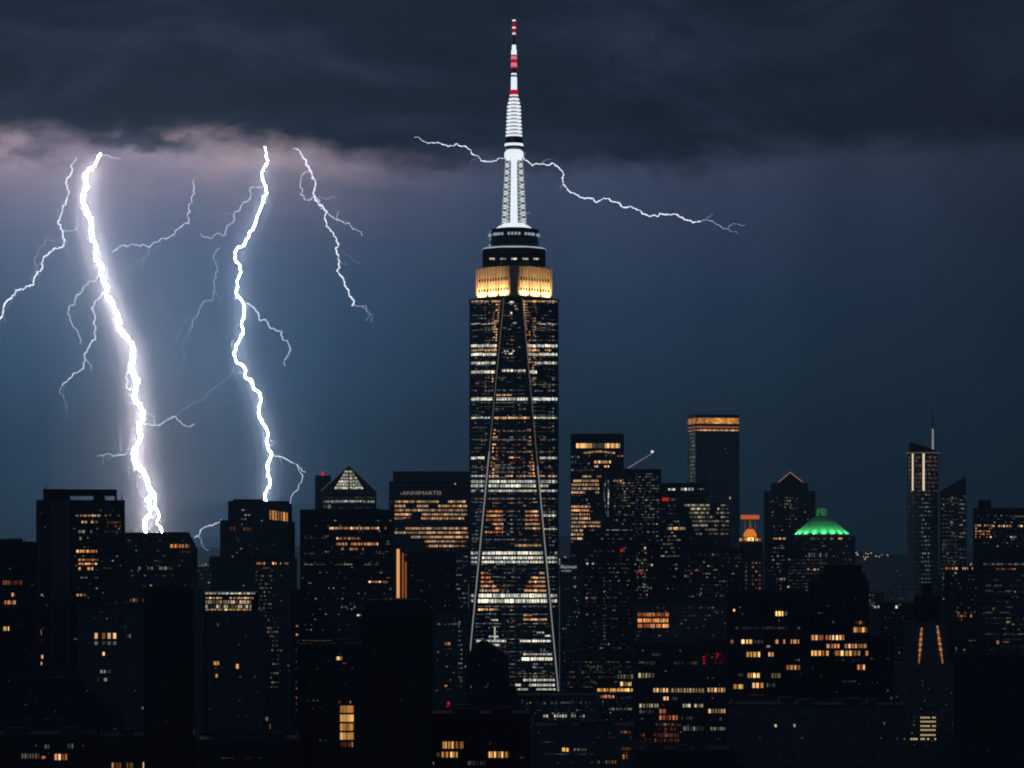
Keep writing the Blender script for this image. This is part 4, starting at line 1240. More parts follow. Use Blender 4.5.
B.row(442, 464, 745, 7, 'orange_hot2', .97, (2, 5)); B.row(413, 430, 754.6, 5.6, 'orange_hot2', .97, (2, 5)); B.row(441, 458, 754.6, 5.6, 'orange_hot2', .97, (2, 5)); B.row(436, 440, 754.6, 4, 'orange_dim', 1); B.row(488, 509, 754.6, 6, 'orange_hot2', .97, (2, 5)); B.row(467, 485, 763, 4, 'faint', .8, (2, 4)); B.win(431.6, 434, 762, 764.4, 'warm_dim').win(488, 492, 742.6, 745, 'red'); B.scatter(10, 440, 525, 725, 760, ('faint',), pitch=8); B.cap().plant(5).done()
B = Bld('office_block', 'long low block along the lower left corner with one bright row of amber windows', 1020, 100, 196, 738, 'black', seed=21)
B.row(111, 133, 765.4, 5.6, 'amber_mix', .9, (2, 4)); B.row(137, 170, 765.4, 6.6, 'orange_hot2', .9, (3, 6)); B.row(144, 176, 739.4, .8, 'faint', .8, (6, 12)); B.cap().plant(3).done()
B = Bld('office_block', 'low block in the bottom left corner with a dim row of small windows', 1040, -30, 98, 737, 'black', seed=22)
B.row(21, 39, 756, 4.6, 'warm_dim', .95, (1.5, 3)); B.win(41, 46, 756, 758.6, 'orange'); B.row(54, 67, 757, 6, 'orange', .9, (1.8, 3.2)); B.row(44, 49, 746.6, 4, 'warm_dim', .9, (1.6, 3)); B.row(67, 74, 746, 5, 'white_dim', .9, (1.6, 3)); B.scatter(8, 0, 95, 745, 765, ('faint',), pitch=8); B.cap().plant(4).done()
B = Bld('office_block', 'black block at the bottom between the amber row block and the window stack block', 980, 196, 300, 742, 'black', seed=23); B.row(205, 262, 758, 1.2, 'faint', .6, (3, 9)); B.cap().plant(4).done()
B = Bld('office_block', 'tall blank slab under the canopy roofed tower, beside the left edge', 1160, 16, 76, 680, 'black', seed=24); B.scatter(9, 20, 70, 690, 735, ('faint',), pitch=7); B.cap().plant(2).done()

# ------------------------------------------------------------------ right part of the city
B = Bld('office_tower', 'tower with a glowing band under its roof, right beside the tallest tower', 2050, 570.5, 624, 435, 'dark_glass', seed=30)
B.win(576, 592, 443.4, 448, 'bandlit').win(592.5, 604, 443.4, 448, 'warm_dim').win(604.5, 620, 443.4, 448, 'bandlit')
for i in range(8): B.win(583 + i * 4, 586.6 + i * 4, 450.4 + abs(i - 3.5) * .45, 452.2 + abs(i - 3.5) * .45, 'warm')
B.row(571, 579, 457, 2, 'white_dim', .8, (2, 4)); B.row(617, 623.5, 456, 1.8, 'warm', .9, (2, 5)); B.row(594, 611, 462, 2.6, 'warm', .95, (4, 8)); B.row(594, 609, 466.4, 1.8, 'warm', .9, (3, 6)); B.row(571, 622, 470, 1.4, 'white_dim', .7, (2, 6)); B.row(571, 578, 462, 3, 'faint', .8, (2, 3))
B.row(582, 602, 476.4, 2, 'warm', .85, (3, 6))
for i, y in enumerate((480.8, 484.6, 488.6, 492.4)): B.row(571 + (2 if i == 0 else 0), 599, y, 2.1, 'warmorange', .92, (5, 10))
B.row(571, 586, 495.6, 1.2, 'orange_dim', .7)
for i, y in enumerate((506.6, 510.4, 514.4, 518.4, 522.4, 526.4, 530.4, 534.4, 538.6)): B.row(570.8, 606 if 3 < i < 6 else 590 - (3 if i > 6 else 0), y, 2.1, 'warmorange', .93, (5, 10))
B.row(571, 583, 542, 1.3, 'orange_dim', .8); B.scatter(30, 571, 620, 455, 560, R, pitch=4); B.cap().mast(600, 430); B.done()
B = Bld('office_tower', 'grid fronted tower carrying a lit crane, with a pale glowing left edge', 1900, 601, 661, 471, 'concrete', seed=31)
for y in range(0, 12):
    q_ = abs(y - 4) * .35; B.win(603.2 + q_, 604.4 + q_, 480 + y * 3.1, 482.6 + y * 3.1, 'white_dim', face='f'); B.win(607.6 - q_ * .2, 609 - q_ * .2, 480 + y * 3.1, 482.6 + y * 3.1, 'white' if 2 < y < 8 else 'white_dim', face='f')
B.rows(613.5, 634, 480, 516, 2.9, 1.3, 'warm_dim', .55, (1.2, 2.6), 'f'); B.rows(636, 659, 474, 520, 2.9, 1.3, 'white_dim', .5, (1.2, 2.6), 'f'); B.row(613, 622, 481, 1.5, 'warm', .7, (1.5, 3), 'f'); B.row(616, 630, 483, 1.4, 'warm', .7, (1.5, 3), 'f'); B.rows(613, 659, 520, 560, 4, 1.3, 'warm_dim', .28, (1.2, 3), 'f')
B.scatter(50, 613, 659, 476, 600, ('faint', 'faint', 'white_dim'), w=(1, 2), pitch=2.9); B.cap(1.2).done()
Dc = 1905
CR = thing('tower_crane', 'lit luffing crane boom rising from the roof of the grid fronted tower', 'crane', P3(628, 471, Dc) + Vector((0, 6, 0)))
co = CR.location
b = MB(co); b.box(co.x - 1.5, co.x + 1.5, co.y - 1.5, co.y + 1.5, co.z, co.z + 2); b.obj('base', M['steel'], CR)
tipc = P3(655, 451.6, Dc) + Vector((0, 6, 0)); st_ = co + Vector((0, 0, 2))
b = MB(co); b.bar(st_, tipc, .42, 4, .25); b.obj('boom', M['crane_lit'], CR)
b = MB(co)
for k in range(12):
    a_ = st_.lerp(tipc, k / 12); c_ = st_.lerp(tipc, (k + 1) / 12); b.bar(a_ + Vector((0, 0, 1.1 if k % 2 else 0)), c_ + Vector((0, 0, 0 if k % 2 else 1.1)), .1, 3)
b.obj('boom_lattice', M['steel'], CR)
b = MB(co); box_at(b, tipc.x - 1.6, tipc.y, tipc.z + .2, .7); b.obj('lamp', M['white_glow'], CR)
strip('hoist_cable', tipc, tipc - Vector((0, 0, 4)), .1, 'steel', CR, co); strip('hook', tipc - Vector((0, 0, 4)), tipc - Vector((-.4, 0, 4.9)), .22, 'steel', CR, co)

B = Bld('skyscraper', 'plain slab skyscraper crowned by a thick glowing orange band', 2600, 687.5, 739.5, 416.5, 'blue_glass', xc=696, ang=12, seed=32, depth=44)
for y0, y1, m_ in ((418, 423.6, 'crown_orange'), (426.4, 427.8, 'amber_soft'), (429.4, 431, 'warmorange')):
    B.win(696.4, 739, y0, y1, m_, 'r'); B.win(688, 695.6, y0 + .6, y1 + .4, m_, 'l')
for k in range(14): B.win(690, 695, 433 + k * 3.85, 435.2 + k * 3.85, 'warm_dim', 'l')
B.win(711, 711.6, 436, 500, 'faint', 'r'); B.scatter(8, 700, 738, 440, 560, ('faint',), pitch=4); B.cap(2).done()
B = Bld('office_tower', 'dark tower with dotted roof sign and red lamp, left of the orange banded slab', 2200, 656, 706, 484, 'dark_glass', seed=33)
B.row(668, 675, 489.4, 2, 'white', .9, (2, 4)); B.row(677, 695, 489.2, 2.6, 'white', .95, (2.2, 3)); B.row(697, 704, 489, 1.6, 'white_dim', .9, (1.6, 2.6)); B.win(662, 669, 497.6, 501, 'redlit'); B.row(671, 676, 499.6, 1.8, 'warm_dim', .9)
B.scatter(40, 658, 704, 505, 600, R, pitch=4); B.cap().done()
B = Bld('office_block', 'office block with a full grid of pale yellow windows, under the orange banded slab', 2150, 683, 730, 502.5, 'ribbon', seed=34)
for i, y in enumerate((505.2, 508.8, 512.8, 517, 521.2, 525.4, 529.6, 533.8)): B.row(684 + (0, 2, 5, 6, 8, 8, 10, 12)[i], 719, y, 2.0, 'paleyel' if i < 3 else 'paledim', .86, (3, 8)); B.row(720.5, 729, y, 1.7, 'paledim', .9, (3, 8))
B.row(664+20, 719, 537.6, 1.3, 'warm_dim', .5); B.win(729, 730.8, 497, 499, 'warm'); B.scatter(20, 684, 728, 538, 600, R, pitch=4); B.done()
B = Bld('office_block', 'mid height dark block marked by two warm lit dashes, right below the crane tower', 2000, 660, 690, 519, 'black', seed=35)
B.row(667, 685, 528.4, 2.6, 'warm', .95, (3, 6)); B.row(662, 679, 521.4, 1.5, 'warm_dim', .8); B.rows(660, 680, 536, 556, 4, 1.5, 'warm_dim', .5, (2, 5)); B.scatter(24, 661, 688, 524, 600, R, pitch=4).done()
B = Bld('office_tower', 'dark tower between the ragged warm tower and the orange square windows', 1600, 583, 634, 529, 'dark_glass', seed=36)
B.row(588, 632, 530, .9, 'white_dim', .9, (8, 16)); B.win(620, 625, 549, 552, 'red').win(612.6, 615, 541.6, 543, 'warm_dim'); B.row(586, 594, 563.6, 1.9, 'white', .7, (1.5, 3)); B.row(585, 597, 598, 2, 'white_dim', .6, (1.5, 3)); B.row(600, 610, 644, 1.8, 'warm_dim', .8, (2, 4)); B.rows(603, 606.4, 578, 640, 3.4, 1.4, 'warm_dim', .6, (1.2, 2)); B.win(634-12, 626, 547, 548.4, 'warm_dim')
B.scatter(90, 584, 632, 534, 650, R, w=(1, 4), pitch=4.2); B.cap().plant(4).done()
B = Bld('office_tower', 'narrow dark tower speckled with white and red lamps, just right of the crane tower base', 1560, 633, 659, 545, 'black', seed=37)
for y, m_ in ((559.6, 'white_dim'), (571.6, 'red'), (577.6, 'white_dim'), (589, 'faint')): B.row(637, 647, y, 1.7, m_, .7, (1.2, 2.6))
B.rows(636, 648, 553, 596, 3.4, 1.4, 'warm_dim', .4, (1, 2.2)); B.win(643.6, 646, 540+7, 549, 'warm').win(650.6, 652.6, 564, 566, 'white').scatter(26, 634, 658, 550, 610, R, w=(1, 2), pitch=3.4).done()
B = Bld('gabled_tower', 'dark tower whose pointed roof is outlined by two thin light strips', 2450, 764, 815.5, 493, 'dark_glass', seed=38)
B.block('upper_stage', 771, 808, 483, 493.01, 'dark_glass', 2, 30)
fr1 = B.extr('gable_roof', [(778, 483), (803, 483), (790, 472.6)], 'black', 2, 28)
ofs = Vector((0, -.8, .3))
strip('roof_light_strip', fr1[0].lerp(fr1[2], .05) + ofs, fr1[2] + ofs, .42, 'peak_lit', B.root, B.c); strip('roof_light_strip', fr1[1].lerp(fr1[2], .05) + ofs, fr1[2] + ofs, .42, 'peak_lit', B.root, B.c)
for y in (497.6, 500.8, 504, 507): B.row(784, 792, y, 1.5, 'warm_dim', .7, (1.4, 2.2)); 
B.row(770, 778, 502, 1.6, 'warm_dim', .5, (1.2, 2)); B.row(796, 799, 498.6, 1.8, 'warm_dim', 1, (1.2, 2)); B.scatter(44, 766, 813, 497, 560, R, w=(1, 2), pitch=3.6); B.row(773, 793, 538.4, 2, 'warm_dim', .95, (3, 6)); B.cap(1.6).done()
# monument-like orange tower
Dm = 2020
MT = thing('monument_tower', 'slender tower with an orange lit domed lantern under a glowing flat slab', 'tower', (PX(751, Dm), Dm + 8, 0)); mo = MT.location
cxm, cym = mo.x, mo.y; kk = Dm / F
b = MB(mo); b.box(cxm - 12 * kk, cxm + 12 * kk, cym - 8, cym + 8, 0, PZ(542, Dm)); b.obj('shaft', M['stone'], MT)
b = MB(mo); b.lathe(cxm, cym, [(9.6 * kk, PZ(542, Dm)), (9.6 * kk, PZ(537.5, Dm)), (8.4 * kk, PZ(536.8, Dm))], 16); gal = b.obj('gallery', M['stone_lit'], MT)
for k in range(9):
    t_ = math.radians(190 + 160 * k / 8); b = MB(mo); box_at(b, cxm + 10 * kk * math.cos(t_), cym + 10 * kk * math.sin(t_), PZ(539.6, Dm), .55, .8); b.obj('lamp', M['amber_soft'] if k % 3 else M['amber_lamp'], gal)
b = MB(mo); b.lathe(cxm, cym, [(6.6 * kk, PZ(536.8, Dm)), (6.4 * kk, PZ(533.5, Dm)), (4.4 * kk, PZ(530.4, Dm)), (1.2 * kk, PZ(528.4, Dm))], 16); b.obj('dome', M['dome_lit'], MT)
b = MB(mo)
for s_ in (-1, 1):
    b.box(cxm + s_ * 5.2 * kk - .3, cxm + s_ * 5.2 * kk + .3, cym - 1, cym + 1, PZ(533, Dm), PZ(519, Dm))
b.box(cxm - 1.2 * kk, cxm + 1.2 * kk, cym - 1.4, cym + 1.2, PZ(529, Dm), PZ(519, Dm)); b.obj('column', M['stone'], MT)
b = MB(mo); b.box(cxm - 8.6 * kk, cxm + 8.6 * kk, cym - 6, cym + 6, PZ(519, Dm), PZ(515, Dm)); b.obj('top_slab', M['slab_lit'], MT)
area('floodlight', (cxm, cym - 9, PZ(541, Dm)), (cxm, cym, PZ(526, Dm)), 6, 1, 1800, (1, .42, .12), MT, mo)
MW = []
for k in range(7):
    for x in (745, 749, 757, 761, 765): 
        MW.append((x, 563 + k * 4.2))
for (x, y) in MW[:]:
    if random.Random(int(x * 7 + y * 3)).random() < .8:
        b = MB(mo); xx = cxm + (x - 755) * kk * .85; b.box(xx - .7, xx + .7, cym - 8.15, cym - 7.99, PZ(y + .9, Dm), PZ(y - .9, Dm)); b.obj('window', M['orange_dim' if (x + y) % 3 else 'warm_dim'], MT)

# green roof
Dg = 2000
B = Bld('office_block', 'broad stone block under a curved green floodlit roof with a little lantern', Dg, 786, 855.5, 536, 'stone', seed=40, depth=40)
B.block('terrace', 793, 850, 534.2, 536.01, 'pale', 3, 34)
gx, gy = PX(821.8, Dg + 20), Dg + 20
prof = [(24.8, 534.0), (21.6, 530.6), (16.8, 525.8), (11.8, 521), (7.2, 517), (4.8, 515.4)]
b = MB(B.c)
n8 = 28
for (r0, y0), (r1, y1) in zip(prof, prof[1:]):
    for k in range(n8):
        def pt(r, y, kk_):
            t_ = math.tau * kk_ / n8 + math.pi / n8
            w_ = r * 1.07 * Dg / F * (1.0 + (.035 if kk_ % 2 else 0)); return (gx + w_ * math.cos(t_), gy + w_ * .72 * math.sin(t_), PZ(y, Dg))
        b.face([pt(r0, y0, k), pt(r0, y0, k + 1), pt(r1, y1, k + 1), pt(r1, y1, k)])
b.face([pt(4.6, 515.4, k) for k in range(n8)])
b.obj('green_roof', M['copper'], B.root)
b = MB(B.c); b.lathe(gx, gy, [(5.0 * Dg / F, PZ(515.4, Dg)), (5.0 * Dg / F, PZ(510, Dg)), (5.6 * Dg / F, PZ(509.6, Dg)), (5.4 * Dg / F, PZ(508.8, Dg)), (.6, PZ(507.6, Dg))], 12); b.obj('lantern', M['lantern_green'], B.root)
b = MB(B.c); b.bar((gx, gy, PZ(507, Dg)), (gx - .3, gy, PZ(487, Dg)), .35, 5, .12); b.obj('spire', M['steel'], B.root)
for k in range(9):
    t_ = math.radians(184 + 172 * k / 8); lx_, ly_ = gx + 29.5 * Dg / F * math.cos(t_), gy + 29.5 * Dg / F * .76 * math.sin(t_)
    area('floodlight', (lx_, ly_, PZ(534, Dg)), (gx + (lx_ - gx) * .45, gy + (ly_ - gy) * .45, PZ(525, Dg)), 1.5, 1, GREEN_W * 1.0, (.16, 1.0, .34), B.root, B.c)
B.row(796, 850, 538.6, 1.6, 'warm_dim', .5, (1, 2.4)); B.win(838, 842, 537.6, 539.4, 'warm').win(830, 833, 537.8, 539.4, 'orange'); B.row(806, 828, 555, 4, 'white_dim', .6, (1, 2)); B.row(797, 832, 569.6, 1.8, 'warm', .55, (1.5, 3)); B.rows(788, 852, 560, 592, 3.4, .9, 'faint', .7, (6, 14)); B.win(780+7, 790, 586, 588.6, 'orange')
B.scatter(90, 788, 853, 542, 600, ('faint', 'white_dim', 'faint'), w=(1, 2), pitch=3.4).done()
B = Bld('office_block', 'pale ribbed wing below the pointed roof tower, left of the green roof', 1980, 768, 786, 537, 'ribbon', seed=41, depth=30)
B.row(773, 785.6, 538.6, 1.7, 'warm', .95, (3, 6)); B.rows(772, 785, 548, 562, 4, 1.2, 'white_dim', .7, (2, 5)); B.row(776, 785, 579, 2, 'white_dim', .8, (2, 4)); B.win(780, 782.6, 587.6, 591, 'orange').scatter(20, 769, 785, 545, 600, R, w=(1, 2), pitch=3.6).done()

# right edge
Dr = 2500; kk = Dr / F
RT = thing('skyscraper', 'round fronted tower with two bright vertical light lines and a thin spire', 'skyscraper', (PX(925, Dr), Dr + 15, 0)); ro = RT.location
cxr, cyr = ro.x, ro.y
b = MB(ro); b.lathe(cxr, cyr, [(15.5 * kk, 0), (15.6 * kk, PZ(453, Dr))], 40); b.obj('shaft', M['concrete'], RT)
b = MB(ro); b.lathe(cxr, cyr, [(17 * kk, PZ(453, Dr) + .01), (17 * kk, PZ(452.2, Dr))], 40); b.obj('rim', M['rim'], RT)
q4 = [Vector((cxr + x * kk, cyr + y * kk, 0)) for x, y in ((-13, -9), (12, -9), (12, 9), (-13, 9))]
zz = [PZ(y, Dr) for y in (441.6, 450, 451, 442.6)]; zb_ = PZ(452.2, Dr) + .01
top = [Vector((p.x, p.y, z)) for p, z in zip(q4, zz)]; bot = [Vector((p.x, p.y, zb_)) for p in q4]
b = MB(ro); b.face(top); b.face(list(reversed(bot)))
for i in range(4): b.face([bot[i], bot[(i + 1) % 4], top[(i + 1) % 4], top[i]])
b.obj('sloped_roof', M['black'], RT)
def cyl_win(px, y0, y1, w, mat, R_=15.75, name='window', par=RT, o=ro, cx=cxr, cy=cyr, c_px=925):
    s_ = (px - c_px) / R_; s_ = max(-.98, min(.98, s_)); t_ = math.asin(s_); R2 = R_ * kk
    x, y = cx + R2 * math.sin(t_), cy - R2 * math.cos(t_); tx, ty = math.cos(t_), math.sin(t_)
    h_ = w * kk / 2
    b_ = MB(o); 
    a_ = Vector((x - tx * h_, y - ty * h_, 0)); c_ = Vector((x + tx * h_, y + ty * h_, 0)); n_ = Vector((ty, -tx, 0)) * .15
    b_.prism([(a_.x, a_.y), ((a_ + n_).x, (a_ + n_).y), ((c_ + n_).x, (c_ + n_).y), (c_.x, c_.y)], PZ(y1, Dr), PZ(y0, Dr))
    return b_
for x, w_ in ((913.6, 1.8), (923.8, 2.0)): cyl_win(x, 453.4, 490.6, w_, None, 16.0).obj('light_line', M['line_warm'], RT)
rr = random.Random(9); pool = {}
for r_i in range(33):
    y = 456 + r_i * 4.2
    for x in range(911, 940, 3):
        if abs(x - 914) < 2 and y < 490 or abs(x - 924) < 2 and y < 490: continue
        if rr.random() < (.85 if y < 490 else .8):
            mk = 'tan_dim' if y < 490 else ('white_dim' if 920 < x < 930 else 'faint')
            pool.setdefault(mk, []).append((x + rr.uniform(-.6, .6), y))
for mk, lst in pool.items():
    mbx = MB(ro)
    for i, (x, y) in enumerate(lst):
        w = cyl_win(x, y, y + (2.2 if mk == 'tan_dim' else 1.4), 2.2, None)
        if i < 33: w.obj('window', M[mk], RT)
        else: mbx.v += w.v; mbx.f += [tuple(k + len(mbx.v) - len(w.v) for k in f) for f in w.f]; mbx.uv += w.uv; mbx.mi += w.mi
    if mbx.v: mbx.obj('window', M[mk], RT, kind='stuff')
b = MB(ro); b.bar((PX(935.3, Dr), cyr, PZ(451, Dr)), (PX(935.3, Dr), cyr, PZ(428, Dr)), .95, 8, .7); b.obj('spire_base', M['spire_lit'], RT)
b = MB(ro); b.bar((PX(935.3, Dr), cyr, PZ(428, Dr)), (PX(935.2, Dr), cyr, PZ(405, Dr)), .8, 6, .3); b.obj('spire', M['steel'], RT)
# companion with slanted crown
Dq = 2520
B = Bld('skyscraper', 'slant topped dark tower leaning its roof up to the right beside the round fronted tower', Dq, 940, 966.5, 496, 'blue_glass', seed=43, depth=30)
B.extr('slanted_crown', [(940, 496), (966.5, 496), (966.5, 486), (965, 475.4), (962.6, 478.4), (950, 485.5), (940, 491.6)], 'blue_glass', 0, 28)
B.rows(941, 958, 499, 590, 4.1, 1.1, 'faint', .9, (4, 14)); B.rows(959, 966, 492+4, 560, 4.1, 1.3, 'white_dim', .6, (2, 5)); B.win(951, 956, 497, 499, 'warm_dim').win(964.6, 966.4, 489+8, 500, 'warm_dim').win(949, 952, 500, 502, 'warm_dim').win(950, 953, 521, 523, 'white_dim').win(939.6+1, 942, 531, 533, 'white_dim'); B.scatter(50, 941, 966, 500, 600, ('faint', 'white_dim', 'faint'), w=(1, 3), pitch=4.1); B.done()
B = Bld('office_block', 'far dark block with clustered orange lamps above one dotted row, at the right edge', 2050, 973, 1046, 509, 'dark_glass', seed=44)
B.block('penthouse', 978, 991, 500, 509.01, 'black', 4, 12)
B.mast(1010, 503); B.row(992, 1024, 526, 1.8, 'warm', .9, (1.2, 3)); B.row(1010, 1024, 516.4, 1.4, 'warm_dim', .8, (2, 5)); B.rows(975, 992, 525.4, 538, 2.9, 1.5, 'orange', .6, (1, 2)); B.row(1010, 1022, 537, 1.6, 'white', .7, (1, 2.4)); B.win(1019.6, 1024, 549, 554, 'orange_hot'); B.scatter(50, 975, 1040, 515, 560, R, w=(1, 2), pitch=3.4); B.cap().done()
B = Bld('office_block', 'ribbed block with two long dim light strips below its roof, at the right edge', 1600, 978, 1050, 549, 'ribbon', seed=45)
B.row(983, 1040, 564.2, 1.7, 'warm_dim', 1, (8, 20)); B.row(988, 1040, 569, 1.3, 'orange_dim', .9, (6, 12)); B.rows(985, 1040, 580, 640, 5.4, 1.2, 'faint', .5, (3, 10)); B.row(998, 1012, 591.6, 1.2, 'warm_dim', .8, (3, 5)); B.win(1006, 1010, 621, 623, 'warm').win(992, 994, 608, 610, 'warm_dim').win(1018, 1022, 654, 656, 'warm_dim').row(1003, 1020, 642, 1.4, 'warm_dim', .8, (4, 8)); B.scatter(40, 980, 1040, 575, 655, R, pitch=5.4); B.cap().done()
B = Bld('office_block', 'low block carrying a glowing orange dotted strip, between slanted tower and right edge', 1850, 944, 978, 566, 'black', seed=46)
B.row(945, 973, 568.4, 2.2, 'orange', .9, (1.2, 3)); B.row(954, 958, 573, 1.6, 'warm', 1, (2, 3)); B.rows(957, 972, 613, 616, 3, 2.2, 'orange_dim', .7, (2, 3.6)); B.scatter(24, 945, 977, 575, 620, R, w=(1, 2), pitch=4); B.done()
Da = 1420
B = Bld('art_deco_tower', 'dark tower with two tapering orange light streaks above a grid of tiny lamps', Da, 893, 957, 664, 'stone', seed=47, depth=30)
B.block('upper_stage', 904, 948, 622, 664.01, 'concrete', 2, 24); B.block('upper_stage', 914, 940, 596, 622.01, 'black', 4, 20); B.block('pinnacle', 922, 932, 583, 596.01, 'black', 6, 12)
for (xa, xb, y0, y1) in ((921.6, 918.6, 628, 667), (937.4, 943.4, 626, 668)):
    for s_ in range(22):
        t0, t1 = s_ / 22, (s_ + .72) / 22; yy0 = y0 + (y1 - y0) * t0; yy1 = y0 + (y1 - y0) * t1
        xm = xa + (xb - xa) * t0; w_ = (1.0 + 1.7 * math.sin(math.pi * min(1, t0 + .15))) * (.75 + .5 * ((s_ * 7) % 5) / 5)
        B.block('facade_light', xm - w_ / 2, xm + w_ / 2, yy0, yy1, 'streak' if s_ % 3 else 'streak_pale', 1.6, 1.5)
for y in (717.6, 721.6, 726, 730, 735): B.row(920.6, 935.6, y, 1.5, 'dotlamp', .9, (1.1, 1.4))
B.row(906, 936, 739, 1.7, 'dotlamp', .5, (1.2, 2)); B.rows(911, 915, 717, 735, 4, 1.2, 'orange_dim', .6, (1.2, 2)); B.win(940.6, 943, 709, 711, 'faint').win(951, 953.6, 723, 727, 'faint').win(956-1, 957, 647, 650, 'warm_dim')
B.scatter(40, 895, 955, 668, 745, ('faint', 'faint', 'orange_dim'), w=(1, 2), pitch=4).done()
B = Bld('office_block', 'low dark block with scattered white dots, left of the art deco tower', 1300, 868, 894, 641, 'black', seed=48)
B.win(895-5, 892, 697, 699, 'warm_dim').win(872, 873.6, 737, 739, 'white_dim').rows(888, 892.6, 698, 710, 9, 1.6, 'warm_dim', .9, (1.5, 2)).scatter(16, 870, 892, 650, 750, ('faint', 'warm_dim'), w=(1, 2), pitch=8); B.cap().done()
B = Bld('office_block', 'hazy blue block far behind, half hidden left of the round fronted tower', 2900, 886, 911, 562, 'blue_glass', seed=49)
B.block('upper_stage', 892, 907, 555, 562.01, 'blue_glass', 3, 14); B.scatter(16, 887, 909, 566, 600, ('faint',), pitch=4).done()
B = Bld('office_block', 'small block with a pale lit corner just right of the twin stepped front block', 1900, 866, 884, 593, 'concrete', seed=50); B.rows(868.6, 875, 595, 606, 2.6, 1.5, 'warm_dim', .8, (1.5, 3)); B.win(877, 879.4, 605.6, 608, 'white').win(873.6, 876, 606, 608, 'white_dim').done()
B = Bld('office_block', 'dim block with one white street lamp on its parapet, below the hazy blue block', 1750, 880, 924, 603, 'black', seed=51); B.win(895, 897.6, 605.6, 608.4, 'white').win(898.4, 901, 602+2, 605.4, 'warm_dim').win(916, 918, 619, 620.6, 'white_dim').scatter(20, 882, 920, 612, 660, R, w=(1, 2), pitch=5).done()
B = Bld('apartment_block', 'pitch black tower filling the lower right corner', 1010, 954, 1060, 657, 'black', seed=52); B.plant(4); B.scatter(6, 960, 1020, 680, 760, ('faint',), pitch=10); B.cap().done()
B = Bld('office_block', 'dark block with small windows between the art deco tower and the corner tower', 1500, 930, 1000, 640, 'black', seed=53)
B.row(963, 977, 650.4, 2, 'orange', .8, (3, 7)); B.row(968, 976, 640.6, 1.2, 'warm_dim', .8, (3, 6)); B.win(956, 959, 659, 661.6, 'warm').win(956.6, 959, 668.6, 670.4, 'warm_dim').win(996, 999, 640.6, 644, 'orange_dim').scatter(16, 958, 998, 644, 660, R, w=(1, 2), pitch=5); B.cap().done()

# front right pair
B = Bld('office_block', 'black block with broken rows of orange windows, left half of the twin front pair', 1250, 727, 808, 594, 'black', seed=54)
B.row(771, 783, 613.6, 4.6, 'orange_hot', .97, (2, 5)); B.row(784, 787, 613.6, 4, 'warm_dim', 1); B.row(729, 800, 628, 2.2, 'faint', .8, (3, 8)); B.row(730, 738, 641.6, 3.6, 'orange', .85, (2, 4)); B.row(741, 753, 641.6, 4, 'orange_hot', .97, (2, 5)); B.row(754, 764, 641.6, 3, 'faint', .8, (2, 4)); B.row(775, 785, 641.6, 4, 'orange', .9, (2, 4)); B.row(790, 799, 641.6, 4, 'orange', .9, (2, 4)); B.win(766, 770.4, 645.4, 647.4, 'warm')
B.row(746, 760, 654.4, 5, 'orange_hot', .97, (2, 5)); B.row(768, 774, 654.4, 4, 'orange', .97, (2, 3)); B.row(786, 800, 667.4, 4.4, 'orange', .8, (2, 4)); B.row(747, 760, 675.4, 4.6, 'orange_hot', .95, (2, 5)); B.row(771, 781, 675.6, 4.6, 'paleyel', .9, (2, 4)); B.row(735, 743, 675, 3, 'faint', .9, (2, 4)); B.row(733, 743, 686.6, 4.4, 'orange_hot', .9, (2, 5)); B.row(752, 764, 685.4, 5, 'orange', .9, (2, 5)); B.row(766, 775, 685, 3.6, 'white_dim', .8, (2, 4)); B.row(748, 764, 695, 2, 'faint', .8, (2, 4)); B.win(732.6, 735, 609, 611.4, 'warm').win(797.6, 799.6, 659, 661, 'white_dim').win(741, 743, 613, 615, 'faint')
B.scatter(22, 730, 804, 600, 720, ('faint',), pitch=6.6); B.cap(1).plant(5).done()
B = Bld('office_block', 'black block with orange window rows under a stepped roof, right of the twin front pair', 1290, 808.5, 869, 583, 'black', seed=55)
B.block('roof_storey', 819, 866, 573, 583.01, 'black', 3, 20); B.block('penthouse', 824, 862, 565, 573.01, 'black', 6, 14)
B.row(854, 864, 622.6, 3.2, 'orange_dim', .9, (2, 4)); B.row(853, 867, 629.8, 5, 'orange_hot', .97, (2, 5)); B.row(811, 823, 637.6, 5, 'orange', .95, (2, 5)); B.row(825, 834, 637.6, 4.6, 'orange', .95, (2, 4)); B.row(835.4, 844, 637.6, 4.6, 'orange', .95, (2, 4)); B.row(826, 868, 646, 4, 'orange', .85, (2, 5)); B.row(811, 824, 653.2, 5, 'orange_hot', .97, (2, 5)); B.row(825.6, 852, 653.2, 5, 'orange_hot', .97, (2, 5)); B.row(853, 868, 653.2, 4.6, 'orange', .95, (2, 5)); B.row(857, 866, 667.2, 5, 'orange', .9, (1.5, 3)); B.row(836, 860, 660, 1.8, 'faint', .5, (2, 3)); B.win(832, 834, 620.6, 623, 'warm_dim').win(811.6, 813, 667, 669, 'faint').win(842, 856, 680.6, 682, 'faint').row(811, 830, 613, 1.6, 'faint', .5, (2, 3)); B.scatter(14, 811, 866, 590, 700, ('faint',), pitch=7.8); B.cap(1).done()
B = Bld('office_block', 'wide low black block along the bottom right with two tiny white lamps', 1060, 728, 905, 707, 'concrete', seed=56)
B.win(774, 776.6, 724.4, 727, 'warm').win(793, 795.4, 724, 727, 'white').win(758, 761, 737, 739, 'faint').win(800, 803, 737, 739, 'faint').win(848, 851, 738.6, 740.6, 'faint').win(883, 885, 722, 724.4, 'white_dim').win(880, 881.6, 737, 739, 'white_dim').win(896, 898, 737.6, 739.6, 'faint').win(907-4, 905, 738, 740, 'warm_dim'); B.cap().plant(6).done()
